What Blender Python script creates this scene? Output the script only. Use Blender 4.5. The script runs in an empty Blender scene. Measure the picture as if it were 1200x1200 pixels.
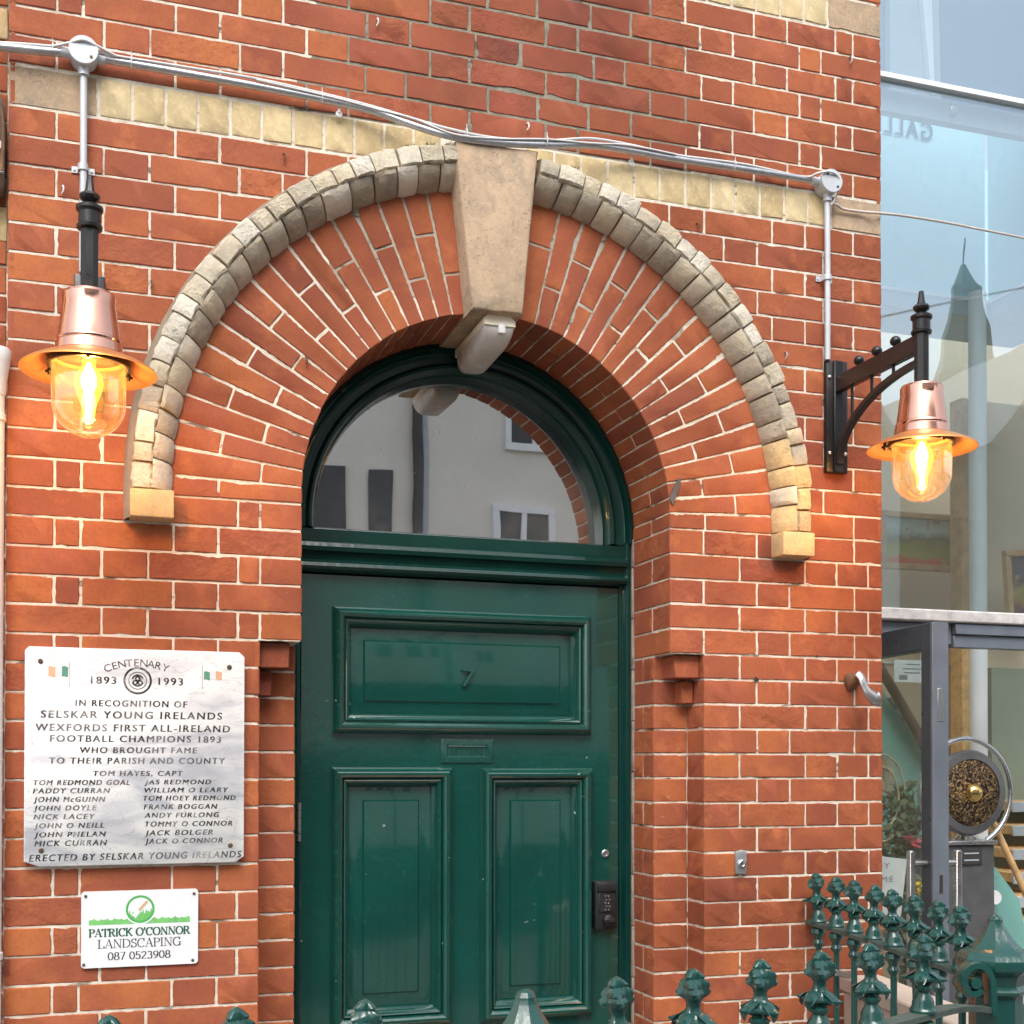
import bpy, bmesh, math, random
from mathutils import Vector, Matrix
random.seed(7)
R = random.random
U = random.uniform
PI = math.pi
C = bpy.context.scene.collection
scn = bpy.context.scene

# ------------------------------------------------------------------ camera
YAW, PITCH, ROLL, DIST, FPX, CY = 0.318608512, 0.0122121278, 0.00103672, 3.37883897, 1500.0, 879.178144
_r = Vector((math.cos(YAW), -math.sin(YAW), 0)); _f = Vector((math.sin(YAW), math.cos(YAW), 0)); _u = Vector((0, 0, 1))
_f, _u = math.cos(PITCH)*_f + math.sin(PITCH)*_u, math.cos(PITCH)*_u - math.sin(PITCH)*_f
_r, _u = math.cos(ROLL)*_r + math.sin(ROLL)*_u, math.cos(ROLL)*_u - math.sin(ROLL)*_r
ORG = Vector((0, -DIST, 1.6))
cd = bpy.data.cameras.new('camera'); cam = bpy.data.objects.new('camera', cd); C.objects.link(cam)
cam.matrix_world = Matrix(((_r.x, _u.x, -_f.x, ORG.x), (_r.y, _u.y, -_f.y, ORG.y), (_r.z, _u.z, -_f.z, ORG.z), (0, 0, 0, 1)))
cd.sensor_width = 36; cd.lens = FPX/1200*36; cd.shift_y = (CY-600)/1200; cd.clip_end = 2000; cd.clip_start = 0.05
scn.camera = cam

def W(u, v, Y=0.0):
    """survey point: what stands on the plane y=Y where the photograph shows (u, v)"""
    ray = _f + _r*((u-600)/FPX) - _u*((v-CY)/FPX)
    return ORG + ray*((Y+DIST)/ray.y)

# ------------------------------------------------------------------ light
SUN_EL, SUN_AZ = math.radians(50), math.radians(200)
wd = bpy.data.worlds.new('World'); scn.world = wd; wd.use_nodes = True
nt = wd.node_tree
sky = nt.nodes.new('ShaderNodeTexSky'); sky.sky_type = 'NISHITA'; sky.sun_disc = False
sky.sun_elevation = SUN_EL; sky.sun_rotation = SUN_AZ; sky.air_density = 1.0; sky.dust_density = 4.0
hs = nt.nodes.new('ShaderNodeHueSaturation'); hs.inputs['Saturation'].default_value = 0.42
bgn = nt.nodes['Background']; bgn.inputs['Strength'].default_value = 0.15
nt.links.new(sky.outputs[0], hs.inputs['Color']); nt.links.new(hs.outputs[0], bgn.inputs[0])
sl = bpy.data.lights.new('sun', 'SUN'); sl.energy = 0.85; sl.angle = math.radians(40); sl.color = (1, .96, .9)
so = bpy.data.objects.new('sun', sl); C.objects.link(so)
sd = Vector((-math.sin(SUN_AZ)*0 + math.cos(SUN_EL)*-0.30, -math.cos(SUN_EL)*0.95, math.sin(SUN_EL)))
so.rotation_euler = sd.to_track_quat('Z', 'Y').to_euler()
sky.sun_rotation = math.atan2(sd.x, sd.y)
vs = scn.view_settings; vs.view_transform = 'Standard'; vs.look = 'None'; vs.gamma = 1; vs.exposure = 0.93

# ------------------------------------------------------------------ materials
def newmat(name):
    m = bpy.data.materials.new(name); m.use_nodes = True
    n = m.node_tree; n.nodes.clear()
    o = n.nodes.new('ShaderNodeOutputMaterial')
    return m, n, o
def N(n, t, **kw):
    x = n.nodes.new(t)
    for k, v in kw.items():
        if k in x.inputs: x.inputs[k].default_value = v
        else: setattr(x, k, v)
    return x
def coords(n, scale=(1, 1, 1)):
    t = N(n, 'ShaderNodeTexCoord'); mp = N(n, 'ShaderNodeMapping'); mp.inputs['Scale'].default_value = scale
    n.links.new(t.outputs['Object'], mp.inputs[0]); return mp.outputs[0]
def noise(n, co, scale, detail=4, rough=.6):
    x = N(n, 'ShaderNodeTexNoise'); x.inputs['Scale'].default_value = scale
    x.inputs['Detail'].default_value = detail; x.inputs['Roughness'].default_value = rough
    n.links.new(co, x.inputs['Vector']); return x.outputs['Fac']
def ramp(n, fac, stops):
    x = N(n, 'ShaderNodeValToRGB'); e = x.color_ramp.elements
    while len(e) < len(stops): e.new(.5)
    for i, (p, c) in enumerate(stops):
        e[i].position = p; e[i].color = (*c, 1) if len(c) == 3 else c
    n.links.new(fac, x.inputs[0]); return x.outputs[0]
def g(v): return (v, v, v)
def mix(n, fac, a, b, mode='MIX'):
    x = N(n, 'ShaderNodeMix'); x.data_type = 'RGBA'; x.blend_type = mode
    for s, val in ((0, fac), (6, a), (7, b)):
        if isinstance(val, (int, float)): x.inputs[s].default_value = val
        elif isinstance(val, tuple): x.inputs[s].default_value = (*val, 1)
        else: n.links.new(val, x.inputs[s])
    return x.outputs[2]
def math_(n, op, a, b=None):
    x = N(n, 'ShaderNodeMath'); x.operation = op
    for i, val in enumerate((a, b)):
        if val is None: continue
        if isinstance(val, (int, float)): x.inputs[i].default_value = val
        else: n.links.new(val, x.inputs[i])
    return x.outputs[0]
def bump(n, h, dist, strength=1.0, prev=None):
    x = N(n, 'ShaderNodeBump'); x.inputs['Distance'].default_value = dist; x.inputs['Strength'].default_value = strength
    n.links.new(h, x.inputs['Height'])
    if prev is not None: n.links.new(prev, x.inputs['Normal'])
    return x.outputs[0]
def pbr(name, col, rough=.6, metal=0, var=.15, vs_=9, bmp=0, bs=60, coat=0, spec=.5, speck=0, rvar=.1):
    m, n, o = newmat(name); b = N(n, 'ShaderNodeBsdfPrincipled'); n.links.new(b.outputs[0], o.inputs[0])
    co = coords(n); f = noise(n, co, vs_, 6)
    d = tuple(max(0, c*(1-var)) for c in col); l = tuple(min(1, c*(1+var)) for c in col)
    c = ramp(n, f, [(.3, d), (.7, l)])
    if speck:
        f2 = noise(n, co, 90, 3)
        c = mix(n, ramp(n, f2, [(.64, g(0)), (.72, g(speck))]), c, tuple(x*.35 for x in col))
    n.links.new(c, b.inputs['Base Color'])
    n.links.new(ramp(n, noise(n, co, vs_*2.3, 5), [(.3, g(max(.02, rough-rvar))), (.7, g(min(1, rough+rvar)))]), b.inputs['Roughness'])
    b.inputs['Metallic'].default_value = metal; b.inputs['Coat Weight'].default_value = coat; b.inputs['Coat Roughness'].default_value = .06
    b.inputs['Specular IOR Level'].default_value = spec
    if bmp: n.links.new(bump(n, noise(n, co, bs, 5, .7), bmp), b.inputs['Normal'])
    return m

def brick_mat():
    m, n, o = newmat('red_brick'); b = N(n, 'ShaderNodeBsdfPrincipled'); n.links.new(b.outputs[0], o.inputs[0])
    at = N(n, 'ShaderNodeVertexColor', layer_name='tone'); sp = N(n, 'ShaderNodeSeparateColor'); n.links.new(at.outputs[0], sp.inputs[0])
    co = coords(n)
    # each brick shifts the pattern so no two are alike
    off = N(n, 'ShaderNodeVectorMath'); off.operation = 'MULTIPLY_ADD'
    n.links.new(at.outputs[0], off.inputs[0]); off.inputs[1].default_value = (31, 17, 23); n.links.new(co, off.inputs[2]); co2 = off.outputs[0]
    base = ramp(n, sp.outputs[0], [(0, (.25, .071, .041)), (.3, (.345, .101, .049)), (.65, (.42, .125, .053)), (1, (.50, .158, .056))])
    patch = noise(n, co2, 7, 3, .5)
    c = mix(n, ramp(n, patch, [(.44, g(0)), (.62, g(.45))]), base, (.29, .075, .05))
    patch2 = noise(n, co2, 11, 4, .6)
    c = mix(n, ramp(n, patch2, [(.56, g(0)), (.7, g(.5))]), c, (.58, .19, .072))
    fine = noise(n, co2, 130, 4, .7)
    c = mix(n, ramp(n, fine, [(.3, g(.28)), (.55, g(0))]), c, (.2, .05, .028))
    # repaired darker bricks
    c = mix(n, math_(n, 'MULTIPLY', sp.outputs[2], .85), c, mix(n, ramp(n, patch, [(.35, g(0)), (.65, g(1))]), (.15, .050, .036), (.33, .085, .052)))
    soot = noise(n, co, 1.4, 5, .6)
    c = mix(n, 1.0, c, ramp(n, soot, [(.34, (.66, .62, .61)), (.56, (1, 1, 1))]), 'MULTIPLY')
    # lime specks
    wf = noise(n, co, 48, 2, .5)
    c = mix(n, ramp(n, wf, [(.74, g(0)), (.78, g(.3))]), c, (.6, .42, .33))
    n.links.new(c, b.inputs['Base Color'])
    b.inputs['Roughness'].default_value = .82; b.inputs['Specular IOR Level'].default_value = .3
    h1 = noise(n, co2, 170, 5, .7); h2 = noise(n, co2, 26, 5, .62)
    nb = bump(n, h1, .0012, .8)
    x = N(n, 'ShaderNodeBump'); x.inputs['Distance'].default_value = .012
    n.links.new(sp.outputs[1], x.inputs['Strength']); n.links.new(h2, x.inputs['Height']); n.links.new(nb, x.inputs['Normal'])
    n.links.new(x.outputs[0], b.inputs['Normal'])
    return m
def mortar_mat():
    m, n, o = newmat('lime_mortar'); b = N(n, 'ShaderNodeBsdfPrincipled'); n.links.new(b.outputs[0], o.inputs[0])
    co = coords(n); t = N(n, 'ShaderNodeTexCoord'); sx = N(n, 'ShaderNodeSeparateXYZ'); n.links.new(t.outputs['Object'], sx.inputs[0])
    f = noise(n, co, 22, 6)
    c = ramp(n, f, [(.3, (.56, .48, .37)), (.5, (.80, .73, .61)), (.72, (.87, .82, .72))])
    # grey cement repointing high over the arch and along the upper arch ring
    wob = math_(n, 'MULTIPLY', math_(n, 'SUBTRACT', noise(n, co, 3, 3), .5), .5)
    dx = math_(n, 'ABSOLUTE', math_(n, 'SUBTRACT', sx.outputs[0], .057))
    inx = math_(n, 'LESS_THAN', math_(n, 'ADD', dx, wob), .54)
    inz = math_(n, 'GREATER_THAN', sx.outputs[2], 3.34)
    c = mix(n, math_(n, 'MULTIPLY', inx, inz), c, ramp(n, f, [(.3, (.20, .19, .145)), (.7, (.36, .35, .28))]))
    inz2 = math_(n, 'GREATER_THAN', math_(n, 'ADD', sx.outputs[2], math_(n, 'MULTIPLY', wob, .5)), 2.86)
    inz3 = math_(n, 'LESS_THAN', sx.outputs[2], 3.19)
    inx2 = math_(n, 'LESS_THAN', dx, .52)
    k = math_(n, 'MULTIPLY', math_(n, 'MULTIPLY', inz2, inz3), inx2)
    c = mix(n, math_(n, 'MULTIPLY', k, .8), c, ramp(n, f, [(.3, (.22, .20, .15)), (.7, (.48, .45, .38))]))
    dirt = noise(n, co, 5, 4)
    c = mix(n, ramp(n, dirt, [(.56, g(0)), (.75, g(.5))]), c, (.42, .33, .22))
    joint_shade = noise(n, coords(n, (7, 7, 22)), 1, 4, .6)
    c = mix(n, ramp(n, joint_shade, [(.60, g(0)), (.66, g(.85))]), c, (.10, .072, .05))  # shadow lines under brick edges, painted into the joint colour
    n.links.new(c, b.inputs['Base Color']); b.inputs['Roughness'].default_value = .9
    n.links.new(bump(n, noise(n, co, 150, 5, .7), .004), b.inputs['Normal'])
    return m
def tone_mat(name, stops, rough=.85, b1=.002, b2=.006, pit=.0, s2=30):
    """stone or yellow brick: each block picks its tone from the stored value"""
    m, n, o = newmat(name); b = N(n, 'ShaderNodeBsdfPrincipled'); n.links.new(b.outputs[0], o.inputs[0])
    at = N(n, 'ShaderNodeVertexColor', layer_name='tone'); sp = N(n, 'ShaderNodeSeparateColor'); n.links.new(at.outputs[0], sp.inputs[0])
    co = coords(n)
    c = ramp(n, sp.outputs[0], stops)
    f = noise(n, co, 14 if not pit else 7, 6, .65)
    gy_ = sum(stops[0][1])/3
    c = mix(n, ramp(n, f, [(.36, g(.36)), (.58, g(0))]), c, tuple(.30*v+.30*gy_ for v in stops[0][1]))
    f3 = noise(n, co, 60, 5, .7)
    c = mix(n, ramp(n, f3, [(.5, g(0)), (.7, g(.35))]), c, tuple(min(1, 1.25*v) for v in stops[-1][1]))
    hgt = noise(n, co, 140, 5, .75)
    if pit:
        vo = N(n, 'ShaderNodeTexNoise'); vo.inputs['Scale'].default_value = 130; vo.inputs['Detail'].default_value = 2; n.links.new(co, vo.inputs['Vector'])
        msk = noise(n, co, 9, 3)
        pk = math_(n, 'MULTIPLY', ramp(n, vo.outputs['Fac'], [(.62, g(0)), (.66, g(1))]), ramp(n, msk, [(.38, g(.2)), (.55, g(1))]))
        c = mix(n, ramp(n, noise(n, co, 11, 5, .7), [(.50, g(0)), (.64, g(.6))]), c, (.26, .22, .17))
        c = mix(n, math_(n, 'MULTIPLY', pk, pit*.6), c, tuple(.3*v for v in stops[0][1]))
    n.links.new(c, b.inputs['Base Color']); b.inputs['Roughness'].default_value = rough; b.inputs['Specular IOR Level'].default_value = .3
    nb = bump(n, hgt, b1)
    x = N(n, 'ShaderNodeBump'); x.inputs['Distance'].default_value = b2
    n.links.new(sp.outputs[1], x.inputs['Strength']); n.links.new(noise(n, co, s2, 6, .7), x.inputs['Height']); n.links.new(nb, x.inputs['Normal'])
    n.links.new(x.outputs[0], b.inputs['Normal'])
    return m
def paint_mat(name, col, rough=.22, wave=.0006, chips=True, chipcol=(.45, .5, .45), coat=1.0, cior=1.6):
    m, n, o = newmat(name); b = N(n, 'ShaderNodeBsdfPrincipled'); n.links.new(b.outputs[0], o.inputs[0])
    co = coords(n); f = noise(n, co, 4, 4)
    c = ramp(n, f, [(.3, tuple(.82*v for v in col)), (.7, tuple(1.15*v for v in col))])
    if chips:
        ch = math_(n, 'MULTIPLY', ramp(n, noise(n, co, 42, 3, .5), [(.735, g(0)), (.75, g(1))]), ramp(n, noise(n, co, 4, 2), [(.48, g(0)), (.55, g(1))]))
        c = mix(n, ch, c, chipcol)
    n.links.new(c, b.inputs['Base Color']); b.inputs['Roughness'].default_value = rough
    n.links.new(ramp(n, noise(n, co, 12, 5), [(.3, g(rough*.7)), (.7, g(rough*1.35))]), b.inputs['Roughness'])
    b.inputs['Specular IOR Level'].default_value = .5; b.inputs['Coat Weight'].default_value = coat; b.inputs['Coat Roughness'].default_value = .07; b.inputs['Coat IOR'].default_value = cior
    str_ = coords(n, (60, 60, 7))
    nb = bump(n, noise(n, str_, 1, 3, .5), wave)
    n.links.new(bump(n, noise(n, co, 25, 4), wave*1.3, prev=nb), b.inputs['Normal'])
    return m
def glass_mat(name, refl=.4, tint=(.9, .95, .95), gcol=(1, 1, 1), wob=0.0, fres=False, dirt=0.0):
    m, n, o = newmat(name)
    tr = N(n, 'ShaderNodeBsdfTransparent'); tr.inputs[0].default_value = (*tint, 1)
    gl = N(n, 'ShaderNodeBsdfGlossy'); gl.inputs['Roughness'].default_value = 0.0; gl.inputs['Color'].default_value = (*gcol, 1)
    mx = N(n, 'ShaderNodeMixShader')
    co = coords(n)
    if fres:
        lw = N(n, 'ShaderNodeLayerWeight'); lw.inputs[0].default_value = .35
        n.links.new(ramp(n, lw.outputs['Facing'], [(0, g(refl)), (1, g(.75))]), mx.inputs[0])
    else: mx.inputs[0].default_value = refl
    if wob: n.links.new(bump(n, noise(n, co, 2.2, 2), wob), gl.inputs['Normal'])
    n.links.new(tr.outputs[0], mx.inputs[1]); n.links.new(gl.outputs[0], mx.inputs[2])
    out = mx.outputs[0]
    if dirt:
        df = N(n, 'ShaderNodeBsdfDiffuse'); df.inputs[0].default_value = (.6, .58, .52, 1)
        m2 = N(n, 'ShaderNodeMixShader')
        d1 = ramp(n, noise(n, co, 5, 5, .65), [(.45, g(.04)), (.8, g(dirt))])
        d2 = ramp(n, noise(n, co, 85, 2, .4), [(.74, g(0)), (.78, g(.55))])
        n.links.new(math_(n, 'MAXIMUM', d1, d2), m2.inputs[0])
        n.links.new(out, m2.inputs[1]); n.links.new(df.outputs[0], m2.inputs[2]); out = m2.outputs[0]
    n.links.new(out, o.inputs[0])
    return m
def emit(name, col, s, mixt=None):
    m, n, o = newmat(name); e = N(n, 'ShaderNodeEmission'); e.inputs[0].default_value = (*col, 1); e.inputs[1].default_value = s
    if mixt is None: n.links.new(e.outputs[0], o.inputs[0])
    else:
        tr = N(n, 'ShaderNodeBsdfTransparent'); mx = N(n, 'ShaderNodeMixShader'); mx.inputs[0].default_value = mixt
        n.links.new(tr.outputs[0], mx.inputs[1]); n.links.new(e.outputs[0], mx.inputs[2]); n.links.new(mx.outputs[0], o.inputs[0])
    return m
def marble_mat():
    m, n, o = newmat('white_marble'); b = N(n, 'ShaderNodeBsdfPrincipled'); n.links.new(b.outputs[0], o.inputs[0])
    co = coords(n)
    mp = N(n, 'ShaderNodeMapping'); mp.inputs['Rotation'].default_value = (0, .75, 0); mp.inputs['Scale'].default_value = (2.2, 2.2, 7); n.links.new(co, mp.inputs[0])
    v = N(n, 'ShaderNodeTexNoise'); v.inputs['Scale'].default_value = 1.7; v.inputs['Detail'].default_value = 7; v.inputs['Distortion'].default_value = 1.2; n.links.new(mp.outputs[0], v.inputs['Vector'])
    c = ramp(n, v.outputs['Fac'], [(.34, (.52, .54, .59)), (.45, (.74, .75, .77)), (.55, (.88, .88, .87)), (.75, (.90, .89, .87))])
    v2 = N(n, 'ShaderNodeTexNoise'); v2.inputs['Scale'].default_value = 3.1; v2.inputs['Detail'].default_value = 8; v2.inputs['Distortion'].default_value = 2.0; n.links.new(mp.outputs[0], v2.inputs['Vector'])
    vein = ramp(n, v2.outputs['Fac'], [(.485, g(0)), (.5, g(.5)), (.515, g(0))])
    c = mix(n, vein, c, (.36, .37, .40))
    t = N(n, 'ShaderNodeTexCoord'); sx = N(n, 'ShaderNodeSeparateXYZ'); n.links.new(t.outputs['Object'], sx.inputs[0])
    # rust run below the top left screw
    rx = math_(n, 'ABSOLUTE', math_(n, 'SUBTRACT', math_(n, 'ADD', sx.outputs[0], math_(n, 'MULTIPLY', math_(n, 'SUBTRACT', noise(n, co, 14, 3), .5), .02)), -.201))
    run = math_(n, 'MULTIPLY', ramp(n, rx, [(0, g(1)), (.012, g(0))]), ramp(n, math_(n, 'SUBTRACT', sx.outputs[2], .35), [(0, g(0)), (.19, g(.55))]))
    c = mix(n, run, c, (.62, .43, .18))
    n.links.new(c, b.inputs['Base Color']); b.inputs['Roughness'].default_value = .38
    return m
def painting_mat(name, sky_, hill, mid, low, x0, z0, w, h):
    m, n, o = newmat(name); b = N(n, 'ShaderNodeBsdfPrincipled'); n.links.new(b.outputs[0], o.inputs[0])
    t = N(n, 'ShaderNodeTexCoord'); sx = N(n, 'ShaderNodeSeparateXYZ'); n.links.new(t.outputs['Object'], sx.inputs[0])
    co = coords(n)
    zz = math_(n, 'DIVIDE', math_(n, 'SUBTRACT', sx.outputs[2], z0), h)
    zz = math_(n, 'ADD', zz, math_(n, 'MULTIPLY', math_(n, 'SUBTRACT', noise(n, co, 9, 4), .5), .42))
    c = ramp(n, zz, [(.16, low), (.24, mid), (.42, (.36, .33, .06)), (.52, hill), (.68, sky_), (1, tuple(1.25*v for v in sky_))])
    f = noise(n, co, 9, 3)
    c = mix(n, ramp(n, f, [(.58, g(0)), (.66, g(.8))]), c, (.55, .36, .05))
    n.links.new(c, b.inputs['Base Color']); b.inputs['Roughness'].default_value = .5
    return m

M = {}
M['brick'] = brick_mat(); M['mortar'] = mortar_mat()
M['yellow'] = tone_mat('yellow_brick', [(0, (.50, .37, .19)), (.5, (.67, .525, .29)), (1, (.77, .63, .38))])
M['hood'] = tone_mat('weathered_buff_brick', [(0, (.42, .365, .285)), (.4, (.62, .555, .44)), (.6, (.72, .63, .46)), (.78, (.83, .78, .67)), (.88, (.74, .53, .27)), (1, (.76, .55, .27))], b1=.004, b2=.02)
M['stone'] = tone_mat('buff_sandstone', [(0, (.40, .29, .185)), (.5, (.52, .38, .255)), (1, (.58, .43, .30))], pit=.9, b1=.0015, b2=.006)
M['fillet'] = pbr('grey_brown_mortar', (.27, .22, .165), .9, var=.3, bmp=.002, bs=80)
M['door'] = paint_mat('dark_green_gloss_paint', (.004, .060, .048), .14, wave=.0009, cior=1.7)
M['frame'] = paint_mat('deep_green_frame_paint', (.003, .034, .028), .14, chips=True, chipcol=(.12, .09, .06), coat=0)
M['iron'] = paint_mat('green_iron_paint', (.016, .076, .066), .18, wave=.0016, chips=False, coat=.35, cior=1.5)
M['rail'] = pbr('dull_green_rail_paint', (.085, .115, .10), .75, var=.25, vs_=14, bmp=.001, spec=.2)
M['grey_timber'] = pbr('weathered_timber', (.27, .24, .205), .8, var=.3, vs_=25, bmp=.002)
M['black'] = pbr('black_iron_paint', (.014, .013, .014), .34, var=.2, bmp=.0004, bs=90)
M['blackbrown'] = pbr('brown_black_paint', (.028, .019, .017), .33, var=.2, bmp=.0004, bs=90)
M['copper'] = pbr('polished_copper', (.86, .47, .35), .16, 1, var=.06, rvar=.05)
M['copper_in'] = pbr('glow_tinted_copper', (.85, .40, .15), .42, .85, var=.15, rvar=.08)  # brim copper: orange of the bulb's light put into its colour
M['galv'] = pbr('galvanised_steel', (.52, .54, .57), .34, .75, var=.12, vs_=30, rvar=.1)
M['boxgrey'] = pbr('pale_grey_box', (.56, .60, .64), .4, .15, var=.06)
M['plastic_white'] = pbr('white_plastic', (.74, .74, .74), .4, var=.05)
M['cable'] = pbr('pale_cable_sheath', (.66, .66, .66), .5, var=.08)
M['cable_tan'] = pbr('weathered_cable_sheath', (.62, .54, .48), .5, var=.12)
M['marble'] = marble_mat()
M['ink'] = pbr('black_letter_paint', (.02, .02, .02), .5, var=.1)
def _worn(m):
    n = m.node_tree; b = [x for x in n.nodes if x.type == 'BSDF_PRINCIPLED'][0]; src = b.inputs['Base Color'].links[0].from_socket; co = coords(n)
    k = math_(n, 'MAXIMUM', ramp(n, noise(n, co, 55, 4, .6), [(.52, g(0)), (.68, g(.55))]), ramp(n, noise(n, co, 9, 3, .5), [(.5, g(0)), (.7, g(.45))]))
    n.links.new(mix(n, k, src, (.62, .62, .62)), b.inputs['Base Color'])
_worn(M['ink'])
M['ink_sign'] = pbr('black_print', (.02, .02, .022), .5, var=.1)
M['sign'] = pbr('white_sign_enamel', (.80, .82, .85), .3, var=.02)
M['green_print'] = pbr('green_print', (.07, .42, .09), .5, var=.06)
M['dkgreen_print'] = pbr('dark_green_print', (.012, .10, .045), .5, var=.06)
M['lt_green_print'] = pbr('light_green_print', (.18, .52, .16), .5, var=.2, vs_=60)
M['wood_print'] = pbr('tan_print', (.60, .42, .22), .5, var=.05)
M['orange_print'] = pbr('faded_orange_print', (.72, .42, .27), .5, var=.1)
M['flag_green'] = pbr('faded_flag_green', (.10, .30, .22), .5, var=.1)
M['screw'] = pbr('rusty_screw', (.12, .075, .045), .6, .4, var=.3, vs_=60)
M['steel'] = pbr('brushed_steel', (.50, .50, .50), .3, .9, var=.1)
M['chrome'] = pbr('bright_button_metal', (.72, .74, .76), .2, 1, var=.05)
M['lockblack'] = pbr('black_lock_casting', (.017, .017, .02), .42, var=.3, bmp=.0006, bs=200)
M['cream'] = pbr('cream_plastic', (.90, .83, .66), .45, var=.06)
M['lens'] = pbr('frosted_grey_lens', (.66, .64, .60), .22, var=.12, vs_=14)
M['glass'] = glass_mat('fanlight_glass', .74, (.5, .5, .5), (.96, .96, .95), wob=.0004, dirt=.20)
M['dome'] = glass_mat('clear_lamp_glass', .06, (.99, .92, .82), fres=True)
def _glow_haze(m):
    n = m.node_tree; o = [x for x in n.nodes if x.type == 'OUTPUT_MATERIAL'][0]; src = o.inputs[0].links[0].from_socket
    t = N(n, 'ShaderNodeBsdfTranslucent'); t.inputs[0].default_value = (.9, .8, .7, 1); mx = N(n, 'ShaderNodeMixShader')  # translucent share put in so the dome picks up the bulb's glow
    n.links.new(ramp(n, noise(n, coords(n), 11, 4), [(.35, g(.012)), (.75, g(.055))]), mx.inputs[0])
    n.links.new(src, mx.inputs[1]); n.links.new(t.outputs[0], mx.inputs[2]); n.links.new(mx.outputs[0], o.inputs[0])
_glow_haze(M['dome'])
M['facade_glass'] = glass_mat('blue_facade_glass', .27, (.92, .97, .98), (.66, .79, .88), wob=.0006, dirt=.04)
M['door_glass'] = glass_mat('door_leaf_glass', .12, (.90, .94, .93))
M['aqua'] = pbr('aqua_back_glass', (.40, .66, .71), .25, var=.10, vs_=1.2)
M['aqua_text'] = pbr('blue_lettering', (.005, .06, .11), .5, var=.05)
M['slate_panel'] = pbr('slate_blue_panel', (.13, .18, .25), .45, var=.1, vs_=2)
M['white_trim'] = pbr('white_trim', (.82, .84, .86), .4, var=.03)
M['grey_trim'] = pbr('grey_fascia', (.42, .47, .52), .5, var=.08)
M['anthracite'] = pbr('anthracite_aluminium', (.062, .066, .078), .35, .3, var=.1)
M['anth_light'] = pbr('blue_grey_aluminium', (.20, .23, .28), .38, .4, var=.1)
M['concrete'] = pbr('pale_concrete', (.52, .50, .50), .85, var=.25, vs_=22, bmp=.003)
M['interior'] = pbr('beige_plaster', (.74, .64, .49), .85, var=.06, vs_=2)
M['interior_dark'] = pbr('taupe_plaster', (.48, .42, .34), .85, var=.1, vs_=2)
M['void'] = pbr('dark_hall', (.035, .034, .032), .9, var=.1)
M['greygreen'] = pbr('grey_green_board', (.26, .30, .24), .7, var=.1, vs_=3)
M['teal_board'] = pbr('teal_glass_side', (.20, .44, .40), .3, var=.08, vs_=2)
M['oak'] = pbr('oak_tread', (.62, .40, .19), .5, var=.25, vs_=18)
M['walnut'] = pbr('brown_rail', (.11, .07, .05), .4, var=.2)
M['pinkrender'] = pbr('pinkish_beige_render', (.52, .44, .37), .8, var=.1, vs_=6)
M['added_dark_band'] = pbr('dull_added_band', (.10, .10, .095), .8, var=.1, vs_=1)
M['darkstone'] = pbr('dark_stone', (.13, .115, .095), .85, var=.25, vs_=2)
M['plate'] = paint_mat('highlit_plate_paint', (.010, .072, .060), .25, chips=False)  # door green lightened to stand for highlights on the letter plate
M['paper'] = pbr('white_paper', (.74, .75, .76), .8, var=.03)
M['grey_print'] = pbr('grey_print', (.22, .23, .25), .7, var=.1)
M['cabinet'] = pbr('grey_metal_cabinet', (.16, .16, .165), .38, .6, var=.25, vs_=6)
M['plantgreen'] = pbr('dull_green_leaf', (.055, .085, .035), .6, var=.35, vs_=12)
M['pampas'] = pbr('dry_grass_plume', (.42, .36, .24), .8, var=.3, vs_=30, bmp=.004)
M['red'] = pbr('red_petals', (.36, .015, .05), .5, var=.3, vs_=40)
M['yellow_petal'] = pbr('yellow_petals', (.55, .40, .02), .5, var=.3, vs_=40)
M['brass'] = pbr('polished_brass', (.75, .52, .2), .18, 1, var=.1)
M['bulb'] = emit('lit_filament', (1, .50, .12), 300)
M['bulbglow'] = emit('amber_bulb_glass', (1, .33, .02), 2.6, .5)
M['ground'] = pbr('grey_ground', (.16, .155, .15), .9, var=.2, vs_=2, bmp=.004)
M['paving'] = pbr('concrete_paving', (.17, .165, .155), .85, var=.2, vs_=6, bmp=.003)
M['asphalt'] = pbr('asphalt', (.05, .05, .052), .9, var=.3, vs_=30, bmp=.004)
M['render_cream'] = pbr('cream_render', (.76, .73, .66), .85, var=.05, vs_=1.5)
M['dark_glass'] = pbr('dark_window_glass', (.015, .016, .02), .08, var=.2)
M['slate'] = pbr('roof_slate', (.07, .075, .085), .7, var=.25, vs_=6)
M['verdigris'] = pbr('verdigris_copper', (.055, .13, .115), .7, var=.25, vs_=2)
M['towerstone'] = pbr('tower_stone', (.17, .145, .11), .85, var=.3, vs_=1.2)
M['rust'] = pbr('rusty_metal', (.17, .085, .045), .7, .2, var=.5, vs_=16, bmp=.002)
M['boxbrown'] = pbr('brown_grey_casing', (.16, .125, .10), .6, var=.2)
M['moss'] = pbr('green_moss', (.10, .13, .03), .9, var=.4, vs_=60)
M['gongface'] = None

def gong_mat():
    m, n, o = newmat('hammered_bronze'); b = N(n, 'ShaderNodeBsdfPrincipled'); n.links.new(b.outputs[0], o.inputs[0])
    co = coords(n); v = N(n, 'ShaderNodeTexNoise'); v.inputs['Scale'].default_value = 38; v.inputs['Detail'].default_value = 5; v.inputs['Distortion'].default_value = 2.5; n.links.new(co, v.inputs['Vector'])
    n.links.new(ramp(n, v.outputs['Fac'], [(.44, (.018, .014, .011)), (.56, (.20, .125, .06)), (.7, (.50, .33, .16))]), b.inputs['Base Color'])
    b.inputs['Metallic'].default_value = .7; b.inputs['Roughness'].default_value = .4
    n.links.new(bump(n, v.outputs['Fac'], .01), b.inputs['Normal']); return m
M['gongface'] = gong_mat()

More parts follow.
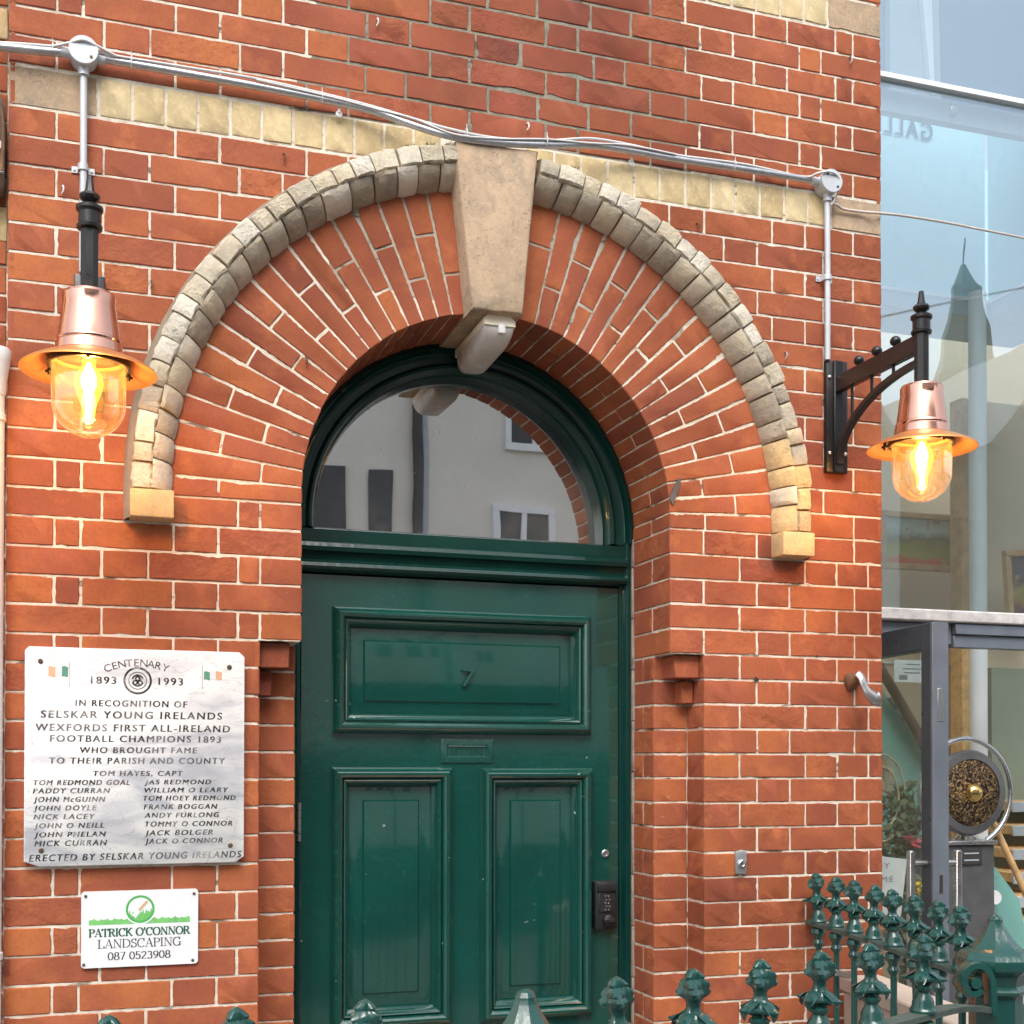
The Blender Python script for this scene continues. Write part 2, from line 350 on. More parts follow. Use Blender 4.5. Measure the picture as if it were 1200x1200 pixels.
# ------------------------------------------------------------------ mesh helpers
class MB:
    def __init__(s): s.v = []; s.f = []; s.mi = []; s.c = []
    def vert(s, p, c=(.5, .3, 0)): s.v.append(tuple(p)); s.c.append(c); return len(s.v)-1
    def face(s, ids, mi=0): s.f.append(tuple(ids)); s.mi.append(mi)
    def poly(s, pts, mi=0, c=(.5, .3, 0)): s.face([s.vert(p, c) for p in pts], mi)
    def add_bm(s, bm, mi=0, c=(.5, .3, 0)):
        bm.verts.ensure_lookup_table(); o = len(s.v)
        for v in bm.verts: s.v.append(tuple(v.co)); s.c.append(c)
        for f in bm.faces: s.face([o+v.index for v in f.verts], mi)
        bm.free()
    def box(s, x0, x1, y0, y1, z0, z1, b=0.0, mi=0, c=(.5, .3, 0), seg=1, mat=None):
        bm = bmesh.new(); bmesh.ops.create_cube(bm, size=1)
        for v in bm.verts: v.co = Vector(((x0+x1)/2+v.co.x*(x1-x0), (y0+y1)/2+v.co.y*(y1-y0), (z0+z1)/2+v.co.z*(z1-z0)))
        if b > 0: bmesh.ops.bevel(bm, geom=bm.edges[:], offset=b, segments=seg, affect='EDGES', profile=.5)
        if mat is not None: bmesh.ops.transform(bm, matrix=mat, verts=bm.verts)
        bm.verts.index_update(); s.add_bm(bm, mi, c)
    def sweep(s, pts, prof, mi=0, closed=False, upv=None, cap=True, c=(.5, .3, 0)):
        """sweep the closed 2D profile [(a, b)] along 3D points"""
        pts = [Vector(p) for p in pts]; n = len(pts); rings = []
        prev = None
        for i, p in enumerate(pts):
            if closed: t = (pts[(i+1) % n]-pts[i-1])
            else: t = (pts[min(i+1, n-1)]-pts[max(i-1, 0)])
            t.normalize()
            if upv is not None: a = Vector(upv) - t*t.dot(Vector(upv))
            elif prev is None:
                a = Vector((0, 0, 1)) if abs(t.z) < .9 else Vector((0, 1, 0)); a = a - t*t.dot(a)
            else: a = prev - t*t.dot(prev)
            a.normalize(); prev = a; bb = t.cross(a)
            rings.append([s.vert(p + a*y + bb*x, c) for x, y in prof])
        k = len(prof)
        for i in range(n if closed else n-1):
            r0, r1 = rings[i], rings[(i+1) % n]
            for j in range(k): s.face((r0[j], r0[(j+1) % k], r1[(j+1) % k], r1[j]), mi)
        if cap and not closed: s.face(rings[0][::-1], mi); s.face(rings[-1], mi)
    def tube(s, pts, r, n=10, mi=0, closed=False, c=(.5, .3, 0)):
        s.sweep(pts, [(r*math.cos(2*PI*i/n), r*math.sin(2*PI*i/n)) for i in range(n)], mi, closed, c=c)
    def lathe(s, prof, o=(0, 0, 0), axis='z', n=24, mi=0, fn=None, phase=0.0, cap=True, c=(.5, .3, 0)):
        """prof = [(radius, height)]; fn(h_index, phi) scales the radius"""
        o = Vector(o); rings = []
        for i, (r, h) in enumerate(prof):
            ring = []
            for j in range(n):
                ph = 2*PI*j/n + phase; rr = r*(fn(i, ph) if fn else 1)
                x, y = rr*math.cos(ph), rr*math.sin(ph)
                if axis == 'z': p = Vector((x, y, h))
                elif axis == 'y': p = Vector((x, h, y))
                else: p = Vector((h, x, y))
                ring.append(s.vert(o+p, c))
            rings.append(ring)
        for i in range(len(prof)-1):
            for j in range(n):
                s.face((rings[i][j], rings[i][(j+1) % n], rings[i+1][(j+1) % n], rings[i+1][j]), mi)
        if cap:
            if prof[0][0] > 1e-5: s.face(rings[0][::-1], mi)
            if prof[-1][0] > 1e-5: s.face(rings[-1], mi)
    def prism(s, pts, y0, y1, mi=0, c=(.5, .3, 0)):
        """2D outline [(x, z)] given thickness from y0 to y1"""
        a = [s.vert((x, y0, z), c) for x, z in pts]; b = [s.vert((x, y1, z), c) for x, z in pts]
        s.face(a, mi); s.face(b[::-1], mi)
        for i in range(len(pts)):
            j = (i+1) % len(pts); s.face((a[i], b[i], b[j], a[j]), mi)
    def loop_mould(s, x0, x1, z0, z1, prof, ybase, mi=0):
        """mitred rectangular moulding; prof = [(inset, height towards the street)]"""
        rings = []
        for t, h in prof:
            y = ybase-h
            rings.append([s.vert(p) for p in ((x0+t, y, z0+t), (x1-t, y, z0+t), (x1-t, y, z1-t), (x0+t, y, z1-t))])
        for i in range(len(rings)-1):
            for j in range(4):
                s.face((rings[i][j], rings[i][(j+1) % 4], rings[i+1][(j+1) % 4], rings[i+1][j]), mi)
        s.face(rings[-1], mi)
    def build(s, name, mats, parent=None, ang=38, fix=False, loc=None):
        me = bpy.data.meshes.new(name); me.from_pydata(s.v, [], s.f)
        if not isinstance(mats, (list, tuple)): mats = [mats]
        for m in mats: me.materials.append(m)
        me.polygons.foreach_set('material_index', s.mi)
        ca = me.color_attributes.new('tone', 'FLOAT_COLOR', 'POINT')
        flat = []
        for c in s.c: flat += [c[0], c[1], c[2], 1]
        ca.data.foreach_set('color', flat)
        if fix:
            bm = bmesh.new(); bm.from_mesh(me); bmesh.ops.recalc_face_normals(bm, faces=bm.faces); bm.to_mesh(me); bm.free()
        me.polygons.foreach_set('use_smooth', [True]*len(s.f)); me.set_sharp_from_angle(angle=math.radians(ang))
        me.update()
        o = bpy.data.objects.new(name, me); C.objects.link(o)
        if parent is not None: o.parent = parent
        if loc: o.location = loc
        return o
def tag(o, label=None, cat=None, group=None, kind=None):
    if label: o['label'] = label
    if cat: o['category'] = cat
    if group: o['group'] = group
    if kind: o['kind'] = kind
    return o
def thing(name, label, cat, loc=(0, 0, 0), group=None):
    """an Empty at the base of a thing; parts are built in world space and then hung on it"""
    o = bpy.data.objects.new(name, None); C.objects.link(o); o.empty_display_size = .1
    o.location = loc
    return tag(o, label, cat, group)
def part(name, mb, mat, t, **kw):
    """a part modelled in world coordinates: shift it so that it hangs on its thing"""
    base = Vector((0, 0, 0)); q = t
    while q is not None: base += q.location; q = q.parent
    mb.v = [(x-base.x, y-base.y, z-base.z) for x, y, z in mb.v]
    # material noise should not restart on every part: parts keep their own object space
    return mb.build(name, mat, t, **kw)

_tc = {}
def text2d(s, shear=0.0, spacing=1.0):
    """outline faces of a line of lettering in the XY plane, from the built-in face"""
    key = (s, shear, spacing)
    if key in _tc: return _tc[key]
    cu = bpy.data.curves.new('t', 'FONT'); cu.body = s; cu.size = 1; cu.shear = shear; cu.space_character = spacing; cu.resolution_u = 3
    ob = bpy.data.objects.new('t', cu); C.objects.link(ob)
    dg = bpy.context.evaluated_depsgraph_get(); dg.update()
    me = ob.evaluated_get(dg).to_mesh()
    vs_ = [(v.co.x, v.co.y) for v in me.vertices]; fs = [tuple(p.vertices) for p in me.polygons]
    ob.evaluated_get(dg).to_mesh_clear()
    bpy.data.objects.remove(ob); bpy.data.curves.remove(cu)
    _tc[key] = (vs_, fs); return _tc[key]
def put_text(mb, s, x0, x1, zb, h, y, mi=0, shear=0.0, spacing=1.0, slope=0.0, mirror=False, bold=0.0):
    vs_, fs = text2d(s, shear, spacing)
    xs = [v[0] for v in vs_]; ys = [v[1] for v in vs_]
    xa, xb = min(xs), max(xs); ya, yb = 0, .7
    cap = max(ys)
    for k, dx in enumerate(((0,) if not bold else (-bold, bold))):
        ids = []
        for a, b in vs_:
            tx = (a-xa)/(xb-xa)
            if mirror: tx = 1-tx
            ids.append(mb.vert((x0+tx*(x1-x0)+dx, y-k*.00005, zb+b/cap*h+slope*tx*(x1-x0))))
        for f in fs: mb.face([ids[i] for i in f], mi)

# ------------------------------------------------------------------ bricks
CO = 0.072723679         # one course
ZB = 3.23653879          # underside of the yellow string course
XL, XR = -0.199, 2.314   # the two corners of the front
CX, ZS = 1.063, 2.32     # arch centre
R1, RI, RM, RO = .5333, .865, .918, .971
REV = .255               # depth of the reveal
GAP = .0025
def zc(k): return ZB-k*CO
Z0U = ZB+1.45*CO         # first course over the string course
JL, JR = CX-R1, CX+R1
QL, QR = .4200, 1.7060   # wider opening under the corbels

def tone(dark=0.0, rough=None):
    t = min(1, max(0, random.gauss(.57, .20)))
    r = (.05 if R() < .6 else U(.15, .75)) if rough is None else rough
    return (t, r, min(1, max(0, dark+U(-.15, .15))) if dark > 0 else 0.0)
def brick(mb, a0, a1, b0, b1, mp, col, gaps=(1, 1, 1, 1), chip=.35, clip=None, mi=0, deep=.012, rnd=.0016, step=.012):
    """one brick face as a worn, rounded patch. a, b run over the face, mp(a, b, h) sets it in the wall"""
    gw = [U(.75, 1.3)*(1+.7*col[2]*R()) for _ in range(4)]
    a0 += GAP*gaps[0]*gw[0]; a1 -= GAP*gaps[1]*gw[1]; b0 += GAP*gaps[2]*gw[2]; b1 -= GAP*gaps[3]*gw[3]
    if a1-a0 < .008 or b1-b0 < .008: return
    pts = []; nrm = []
    cs = [(a0, b0), (a1, b0), (a1, b1), (a0, b1)]; ns = [(0, 1), (-1, 0), (0, -1), (1, 0)]
    for e in range(4):
        p, q = cs[e], cs[(e+1) % 4]; L = math.hypot(q[0]-p[0], q[1]-p[1]); k = max(2, int(L/step))
        amp = .0005; bite = 0; bp = bw = 0
        if R() < chip: amp = U(.0008, .0016)
        if R() < chip*.5: bite = U(.002, .0055)*(1+col[2]*.9); bp = U(0, 1); bw = U(.06, .3)*(1+col[2])
        ph = U(0, 9)
        for i in range(k):
            t = i/k
            d = abs(amp*(math.sin(ph+t*L*170)+.7*math.sin(ph*2+t*L*420+1)+.6*U(-1, 1)))
            if bite: d += bite*max(0, 1-abs(t-bp)/bw)*U(.7, 1.1)
            if i == 0: d += .0008
            n_ = ns[e]; x = p[0]+(q[0]-p[0])*t+n_[0]*d; y = p[1]+(q[1]-p[1])*t+n_[1]*d
            if i == 0: m_ = ns[e-1]; x += m_[0]*.001; y += m_[1]*.001
            pts.append((x, y))
    if clip:
        pts = [clip(*p) for p in pts]
        A = sum(pts[i][0]*pts[(i+1) % len(pts)][1]-pts[(i+1) % len(pts)][0]*pts[i][1] for i in range(len(pts)))/2
        if A < .0012: return
    cx = sum(p[0] for p in pts)/len(pts); cy = sum(p[1] for p in pts)/len(pts)
    if gaps[0] and gaps[1]:   # hand-laid: a hair out of true
        ra = U(-.006, .006); cx_, cy_ = (a0+a1)/2, (b0+b1)/2
        if (a1-a0) < .26: pts = [(p[0]-ra*(p[1]-cy_), p[1]+ra*(p[0]-cx_)) for p in pts] if not clip else pts
    def inset(p, d):
        x = min(max(p[0], a0+d), a1-d); y = min(max(p[1], b0+d), b1-d)
        dx, dy = cx-x, cy-y; L = math.hypot(dx, dy) or 1
        return (x+dx/L*d*.25, y+dy/L*d*.25)
    proud = U(-.0012, .0012)
    r0 = [mb.vert(mp(p[0], p[1], -deep), col) for p in pts]
    r1 = [mb.vert(mp(p[0], p[1], -rnd+proud), col) for p in pts]
    r2 = []
    for p in pts:
        q = inset(p, .0022); r2.append(mb.vert(mp(q[0], q[1], proud+U(-.00025, .00025)), col))
    k = len(pts)
    for i in range(k):
        j = (i+1) % k
        mb.face((r0[i], r0[j], r1[j], r1[i]), mi); mb.face((r1[i], r1[j], r2[j], r2[i]), mi)
    mb.face(r2, mi)

def front(a, b, h): return Vector((a, -h, b))
def front_at(y): return lambda a, b, h: Vector((a, y-h, b))
def clip_arch(x, z):
    if z < 2.19: return (x, z)
    dx, dz = x-CX, max(0, z-ZS) if z > ZS else 0
    d = math.hypot(dx, dz) if z > ZS else abs(dx)
    if d >= .922: return (x, z)
    if z <= ZS: return (x, z)
    k = .922/max(d, 1e-4); return (CX+dx*k, ZS+(z-ZS)*k)
def fillrow(seq, start, end, rev=False):
    """joint positions from start to end using the repeating widths"""
    xs = [start]; i = 0
    pre, rep = seq
    while True:
        w = pre[i] if i < len(pre) else rep[(i-len(pre)) % len(rep)]
        nx = xs[-1] + (-w if rev else w); i += 1
        if (not rev and nx >= end-.03) or (rev and nx <= end+.03): xs.append(end); break
        xs.append(nx)
    return xs if not rev else xs[::-1]
H_, S_, Q_ = .1125, .225, .0625
LA = ([H_, Q_], [S_, H_]); LB = ([S_, H_], [S_, H_])
RA = ([.100, .168, .112, .225], [.1125, .225]); RB = ([.205, .225, .1125], [.225, .1125])
TA = ([.100, .060, .168, .1125, .225], [.1125, .225]); TB = ([.212, .074, .225, .1125], [.225, .1125])

wall = MB()
def darkness(x, z):
    d = 0
    if z > 3.36 and .62 < x < 1.75:
        d = min(1, max(0, 1.15-abs(x-1.15)/.55)) * min(1, (z-3.3)/.12) * U(.55, 1)
    return d
def lay(xs, z0, z1, clip=None, mp=front, gl=1, gr=1):
    for i in range(len(xs)-1):
        x0, x1 = xs[i], xs[i+1]
        g0 = gl if i == 0 else 1; g1 = gr if i == len(xs)-2 else 1
        dk = darkness((x0+x1)/2, (z0+z1)/2)
        brick(wall, x0, x1, z0, z1, mp, tone(dk), (g0, g1, 1, 1), clip=clip, chip=.35+.4*dk)
# below the string course, left and right of the arch
for k in range(0, 44):
    z1, z0 = zc(k), max(0.12, zc(k+1))
    if z1 < .15: break
    seq = LA if k % 2 == 0 else LB
    endL = JL if k < 18 else QL
    if k < 13:
        half = CX if z1 > ZS+.93 else CX-.5
        if k < 13:
            # up to where the hood mould starts
            zz = max(0, z0-ZS); lim = CX-math.sqrt(max(.01, .922**2-min(.92, zz)**2))
            xs = fillrow(seq, XL, min(lim+.18, CX-.02)); xs = [x for x in xs]
            lay(xs, z0, z1, clip=clip_arch, gl=0)
            limr = CX+math.sqrt(max(.01, .922**2-min(.92, zz)**2))
            xs = fillrow(RA if k % 2 == 0 else RB, XR, max(limr-.18, CX+.02), rev=True)
            lay(xs, z0, z1, clip=clip_arch, gr=0)
    else:
        xs = [XL]
        if k % 2 == 0: xs = [XL, XL+H_, XL+.175, XL+.4, XL+.5125]
        else: xs = [XL, XL+S_, XL+.3375, XL+.5625, XL+.62]
        if endL-xs[-1] < .03: xs = xs[:-1]
        xs = [x for x in xs if x < endL-.02]+[endL]
        lay(xs, z0, z1, gl=0, gr=0)
        sc_ = (XR-JR)/.732
        if k % 2 == 0: w = [.232, .225, .1125, .1125, .05]
        else: w = [.1125, .178, .1125, .229, .1]
        xs = [JR]
        for q in w: xs.append(xs[-1]+q*sc_)
        xs[-1] = XR
        if k >= 18: xs = [QR]+[x for x in xs if x > QR+.015]
        lay(xs, z0, z1, gl=0, gr=0)
# above the string course
for j in range(0, 7):
    z0 = Z0U+j*CO; z1 = z0+CO
    xm = U(.98, 1.25)
    a = fillrow(LA if j % 2 == 0 else LB, XL, 2.0); b = fillrow(TA if j % 2 == 0 else TB, XR, .6, rev=True)
    a = [x for x in a if x < xm]; b = [x for x in b if x > a[-1]+.09]
    if b[0]-a[-1] > .27: a.append((a[-1]+b[0])/2)
    xs = a+b
    if j % 2: xs = [x+(U(-.012, .012) if .7 < x < 1.7 else 0) for x in xs]
    lay(xs, z0, z1, gl=0, gr=0)
ZU2 = Z0U+7*CO
for j in range(0, 6):
    z0 = ZU2+1.45*CO+j*CO
    lay(fillrow(LA if j % 2 == 0 else LB, XL, XR), z0, z0+CO, gl=0, gr=0)
# recessed order under the corbels: face at y=.11 and the little return
RD = .112
for k in range(18, 44):
    z1, z0 = zc(k), max(.12, zc(k+1))
    if z1 < .15: break
    for (xa, xb) in ((QL, JL), (JR, QR)):
        t_ = tone(); brick(wall, xa, xb, z0, z1, front_at(RD), t_, (0, 0, 1, 1))
    t_ = tone(.2 if R() < .3 else 0)
    brick(wall, 0, RD, z0, z1, lambda a, b, h: Vector((QR-h, a, b)), t_, (0, 0, 1, 1))
    brick(wall, 0, RD, z0, z1, lambda a, b, h: Vector((QL+h, a, b)), tone(), (0, 0, 1, 1))
# reveals
for k in range(13, 44):
    z1, z0 = zc(k), max(.12, zc(k+1))
    if z1 < .15: break
    y0 = 0 if k < 18 else RD
    cuts = [y0, REV+.03] if k % 2 else ([y0, .125, REV+.03] if k < 18 else [y0, .19, REV+.03])
    for i in range(len(cuts)-1):
        last = i == len(cuts)-2
        brick(wall, cuts[i], cuts[i+1], z0, z1, lambda a, b, h: Vector((JR-h, a, b)), tone(), (0 if i == 0 else 1, 0 if last else 1, 1, 1))
        brick(wall, cuts[i], cuts[i+1], z0, z1, lambda a, b, h: Vector((JL+h, a, b)), tone(), (0 if i == 0 else 1, 0 if last else 1, 1, 1))
# left end return of the pier
for k in range(-14, 44):
    z1, z0 = zc(k), zc(k+1)
    if z0 < .15: break
    brick(wall, 0, .25, z0, z1, lambda a, b, h: Vector((XL+.003-h, a, b)), tone(), (0, 0, 1, 1))
    brick(wall, 0, .34, z0, z1, lambda a, b, h: Vector((XR-.003+h, a, b)), tone(), (0, 0, 1, 1))
# arch ring
THK = math.radians(8.3)
s_tot = (PI/2-THK)*R1+.0289; NV = 18
def arcmap(side):
    def mp(a, b, h):
        r = b
        if a < 0: x, z = r, a
        else:
            th = a/R1; x, z = r*math.cos(th), r*math.sin(th)
        return Vector((CX+side*x, -h, ZS+z))
    return mp
def soffmap(side):
    def mp(a, b, h):   # a along the arc, b = depth
        r = R1-h
        if a < 0: x, z = r, a
        else:
            th = a/R1; x, z = r*math.cos(th), r*math.sin(th)
        return Vector((CX+side*x, b, ZS+z))
    return mp
for side in (-1, 1):
    cut = [-.0289]+[-.0289+s_tot*(i/NV)+U(-.002, .002) for i in range(1, NV)]+[s_tot-.0289+.02]
    flip = 0 if side < 0 else 1
    for i in range(NV):
        a0, a1 = cut[i], cut[i+1]
        split = R1+(.112 if (i+flip) % 2 else .22)+U(-.004, .004)
        tn = tone(rough=U(.02, .25)); tn2 = tone(rough=U(.02, .3))
        ga = .8
        brick(wall, a0, a1, R1, split, arcmap(side), tn, (ga, ga, 0, 1), chip=.5, step=.010)
        brick(wall, a0, a1, split, RI+.03, arcmap(side), tn2, (ga, ga, 1, 0), chip=.5, step=.010)
        if (i+flip) % 2: cuts = [0, .128, REV+.03]
        else: cuts = [0, REV+.03]
        for q in range(len(cuts)-1):
            brick(wall, a0, a1, cuts[q], cuts[q+1], soffmap(side), tn if q == 0 else tone(), (ga, ga, 0 if q == 0 else 1, 0 if q == len(cuts)-2 else 1), step=.02)
# mortar bed
MY = .0028
def mrect(x0, x1, z0, z1, y=MY): wall.poly([(x0, y, z0), (x1, y, z0), (x1, y, z1), (x0, y, z1)], 1)
ZT = 4.55; zk = zc(18)
e = .003
mrect(XL+e, JL-e, zk, ZS); mrect(JR+e, XR-e, zk, ZS); mrect(XL+e, QL-e, 0, zk); mrect(QR+e, XR-e, 0, zk)
NA = 48
ar = [(CX+(R1+e)*math.cos(PI*i/NA), ZS+(R1+e)*math.sin(PI*i/NA)) for i in range(NA+1)]
for i in range(NA):
    (xa, za), (xb, zb) = ar[i], ar[i+1]
    wall.poly([(xb, MY, zb), (xa, MY, za), (xa, MY, ZT), (xb, MY, ZT)], 1)
    wall.poly([(xa, MY, za), (xb, MY, zb), (xb, REV+.03, zb), (xa, REV+.03, za)], 1)
mrect(XL+e, CX-R1-e, ZS, ZT); mrect(CX+R1+e, XR-e, ZS, ZT)
for xa, xb in ((QL-e, JL-e), (JR+e, QR+e)): mrect(xa, xb, 0, zk, RD+MY)
for x, ya, za, zb in ((QL-e, MY, 0, zk), (QR+e, MY, 0, zk), (JL-e, RD+MY, 0, zk), (JR+e, RD+MY, 0, zk), (JL-e, MY, zk, ZS), (JR+e, MY, zk, ZS)):
    yb = REV+.03 if abs(x-CX) < R1+.01 else RD+MY
    wall.poly([(x, ya, za), (x, yb, za), (x, yb, zb), (x, ya, zb)], 1)
for xa, xb in ((QL-e, JL-e), (JR+e, QR+e)): wall.poly([(xa, MY, zk), (xb, MY, zk), (xb, RD+MY, zk), (xa, RD+MY, zk)], 1)
wall.poly([(XR-e, MY, 0), (XR-e, .36, 0), (XR-e, .36, ZT), (XR-e, MY, ZT)], 1)
wall.poly([(XL+e, MY, 0), (XL+e, .36, 0), (XL+e, .36, ZT), (XL+e, MY, ZT)], 1)
# soffit under each corbel course
bld = thing('brick_building', 'red brick front with round arched green door and buff hood mould', 'building', (CX, 0, 0))
for o_x0, o_x1 in ((QL, JL), (JR, QR)):
    t_ = tone(.2); wall.box(o_x0+.002, o_x1-.002, .004, RD, zk+.001, zk+.02, .001, 0, t_)
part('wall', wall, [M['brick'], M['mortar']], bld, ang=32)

# corbels, stepped
for side, (xa, xb) in ((1, (JR, QR)), (-1, (QL, JL))):
    cb = MB()
    for st, (dw, dy) in enumerate(((.082, .026), (.040, .066))):
        z1, z0 = zc(18+st)-.002, zc(19+st)+.003
        tn = tone(.3, .3)
        if side > 0: cb.box(QR-dw, QR-.002, dy, RD+.004, z0, z1, .003, 0, tn)
        else: cb.box(QL+.002, QL+dw, dy, RD+.004, z0, z1, .003, 0, tn)
    part('corbel', cb, M['brick'], bld)

# string courses of yellow headers with sandstone ends
for zb_, nm in ((ZB, 0), (ZU2, 1)):
    sc = MB(); sc2 = MB(); z0, z1 = zb_+.0, zb_+1.42*CO
    xl, xr = .013, 2.138
    if nm: xr = 2.125
    n = int((xr-xl)/.0797); w = (xr-xl)/n
    for i in range(n):
        x0 = xl+i*w
        if nm == 0 and abs(x0+w/2-CX) < .13: continue
        q = max(0, min(1, random.gauss(.55, .25)))
        brick(sc2 if (nm == 0 and x0 > CX) else sc, x0, x0+w, z0+.002, z1, front, (q, U(.05, .5), 0), (1.2, 1.2, 1.4, 1.4), chip=.6)
    if nm: part('string_course', sc, M['yellow'], bld)
    else: part('string_course', sc, M['yellow'], bld); part('string_course', sc2, M['yellow'], bld)
    for xa, xb in ((XL, xl), (xr, XR)):
        st = MB(); brick(st, xa, xb, z0, z1, front, (U(.2, .6), .5, 0), (0 if xa == XL else 1, 1 if xa == XL else 0, 1, 1), chip=1, rnd=.004)
        part('corner_stone', st, M['stone'], bld)

# hood mould
def polar(side, r, th, y): 
    if th < 0: return Vector((CX+side*r, y, ZS+th*.9))
    return Vector((CX+side*r*math.cos(th), y, ZS+r*math.sin(th)))
hd = MB(); TH0 = -.0295
th_end = PI/2-math.radians(6.9)
for side in (-1, 1):
    for row in (0, 1):
        NB = 22 if row == 0 else 20
        cuts = [TH0+(th_end+.006-TH0)*i/NB+(U(-.012, .012) if 0 < i < NB else 0) for i in range(NB+1)]
        for i in range(NB):
            q = min(.78, max(0, random.gauss(.60 if row == 0 else .30, .24)))
            if side > 0 and i < 5 and R() < .7: q = U(.80, .98)
            if side < 0 and i < 2: q = U(.62, .82)
            col = (q, U(.3, .9) if row == 0 else U(.1, .5), 0)
            t0, t1 = cuts[i]+U(.0012, .0040), cuts[i+1]-U(.0012, .0040)
            dr = U(-.007, .004); dy = U(-.006, .005); tw = U(-.004, .004)
            if row == 0:
                prof = [(RO+dr, .004), (RO+dr, -.060+dy), (RO-.004+dr, -.068+dy), (RO-.022, -.0715+dy+U(-.002, .002)), (RM+.006, -.070+dy), (RM+.001, -.064+dy), (RM, -.03)]
            else:
                prof = [(RM, -.055), (RM-.001, -.066+dy*.6), (RM-.010, -.064+dy*.6), (RM-.028, -.049+dy*.5), (RM-.042, -.030+dy*.4), (RI+.002, -.010), (RI, .004)]
            ns_ = 5; rings = []
            for a in range(ns_+1):
                f_ = a/ns_; th = t0+(t1-t0)*f_; k_ = 0.0032 if a in (0, ns_) else 0
                ring = []
                for (r, y) in prof:
                    jit = U(-.0022, .0022) if row == 0 else U(-.0009, .0009)
                    if y < -.05: jit += tw*(f_-.5)
                    yy = y+k_+jit if y < 0 else y
                    rr = r + (k_ if row == 1 else -k_*.3) + (jit if row == 0 else jit)
                    ring.append(hd.vert(polar(side, rr, th, yy), col))
                rings.append(ring)
            m_ = len(prof)
            for a in range(ns_):
                for b in range(m_-1): hd.face((rings[a][b], rings[a][b+1], rings[a+1][b+1], rings[a+1][b]), 0)
            hd.face(rings[0], 0); hd.face(rings[-1][::-1], 0)
    # dark mortar core behind the blocks
    rings = []
    for a in range(41):
        th = TH0+(th_end-TH0)*a/40
        rings.append([hd.vert(polar(side, r, th, y), (.3, .5, 0)) for r, y in ((RO-.006, .004), (RO-.006, -.058), (RM, -.056), (RI+.007, -.006), (RI+.004, .004))])
    for a in range(40):
        for b in range(4): hd.face((rings[a][b], rings[a][b+1], rings[a+1][b+1], rings[a+1][b]), 1)
    # square stop block at the foot
    x0, x1 = (RI, RO) if side > 0 else (-RO, -RI)
    hd.box(CX+x0, CX+x1, -.072, .004, zc(14)+.002, zc(13)-.001, .004, 0, (.93, .25, 0), 2)
part('hood_mould', hd, [M['hood'], M['fillet']], bld, fix=True, ang=30)
fl = MB()
for side in (-1, 1):
    rings = []
    for a in range(49):
        th = TH0-.08+(th_end-TH0+.08)*a/48
        rings.append([fl.vert(polar(side, r+U(-.001, .001), th, y)) for r, y in ((RO-.004, -.050), (RO+.006, -.036), (RO+.014, -.004), (RO+.014, .004))])
    for a in range(48):
        for b in range(3): fl.face((rings[a][b], rings[a][b+1], rings[a+1][b+1], rings[a+1][b]))
part('mortar_fillet', fl, M['fillet'], bld, fix=True)

# keystone
ks = MB()
kf = [(.9255, 3.2835), (1.1635, 3.2925), (1.1195, 2.834), (.974, 2.834)]
def sub(p, q, n): return [(p[0]+(q[0]-p[0])*i/n, p[1]+(q[1]-p[1])*i/n) for i in range(n)]
outl = sub(kf[0], kf[1], 10)+sub(kf[1], kf[2], 20)+sub(kf[2], kf[3], 8)+sub(kf[3], kf[0], 20)
kc = (1.05, 3.06); col = (.55, .35, 0)
rings = []
for ins, y, jit in ((0, REV+.03, 0), (0, -.070, .0012), (.003, -.0765, .001), (.007, -.0785, 0)):
    ring = []
    for x, z in outl:
        dx, dz = kc[0]-x, kc[1]-z
        xi = x+max(-ins, min(ins, dx*9)); zi = z+max(-ins, min(ins, dz*9))
        ring.append(ks.vert((xi+U(-jit, jit), y, zi+U(-jit, jit)), col))
    rings.append(ring)
for a in range(3):
    for i in range(len(outl)):
        j = (i+1) % len(outl); ks.face((rings[a][i], rings[a][j], rings[a+1][j], rings[a+1][i]))
ks.face(rings[-1])
part('keystone', ks, M['stone'], bld, fix=True)

# ------------------------------------------------------------------ door frame, fanlight, door
ZF = 2.318
fr = MB()
AP = [(.545, .262), (.527, .262), (.524, .254), (.517, .254), (.513, .262), (.509, .272), (.502, .276), (.480, .277), (.476, .270), (.470, .266), (.463, .268), (.458, .280), (.455, .298), (.449, .306), (.444, .350), (.443, .375)]
NA = 64; rings = []
for i in range(NA+1+2):
    if i == 0: f_ = lambda r: (CX+r, 2.285)
    elif i == NA+2: f_ = lambda r: (CX-r, 2.285)
    else:
        th = PI*(i-1)/NA; f_ = lambda r, th=th: (CX+r*math.cos(th), ZF+r*math.sin(th))
    rings.append([fr.vert((f_(r)[0], y, f_(r)[1])) for r, y in AP])
for i in range(len(rings)-1):
    for b in range(len(AP)-1): fr.face((rings[i][b], rings[i][b+1], rings[i+1][b+1], rings[i+1][b]))
# transom
TP = [(2.300, .375), (2.297, .345), (2.284, .282), (2.279, .270), (2.246, .268), (2.241, .262), (2.237, .250), (2.226, .246), (2.214, .250), (2.211, .264), (2.190, .268), (2.186, .262), (2.180, .250), (2.170, .247), (2.162, .253), (2.156, .266), (2.154, .32)]
a = [fr.vert((.553, y, z)) for z, y in TP]; b = [fr.vert((1.573, y, z)) for z, y in TP]
for i in range(len(TP)-1): fr.face((a[i], a[i+1], b[i+1], b[i]))
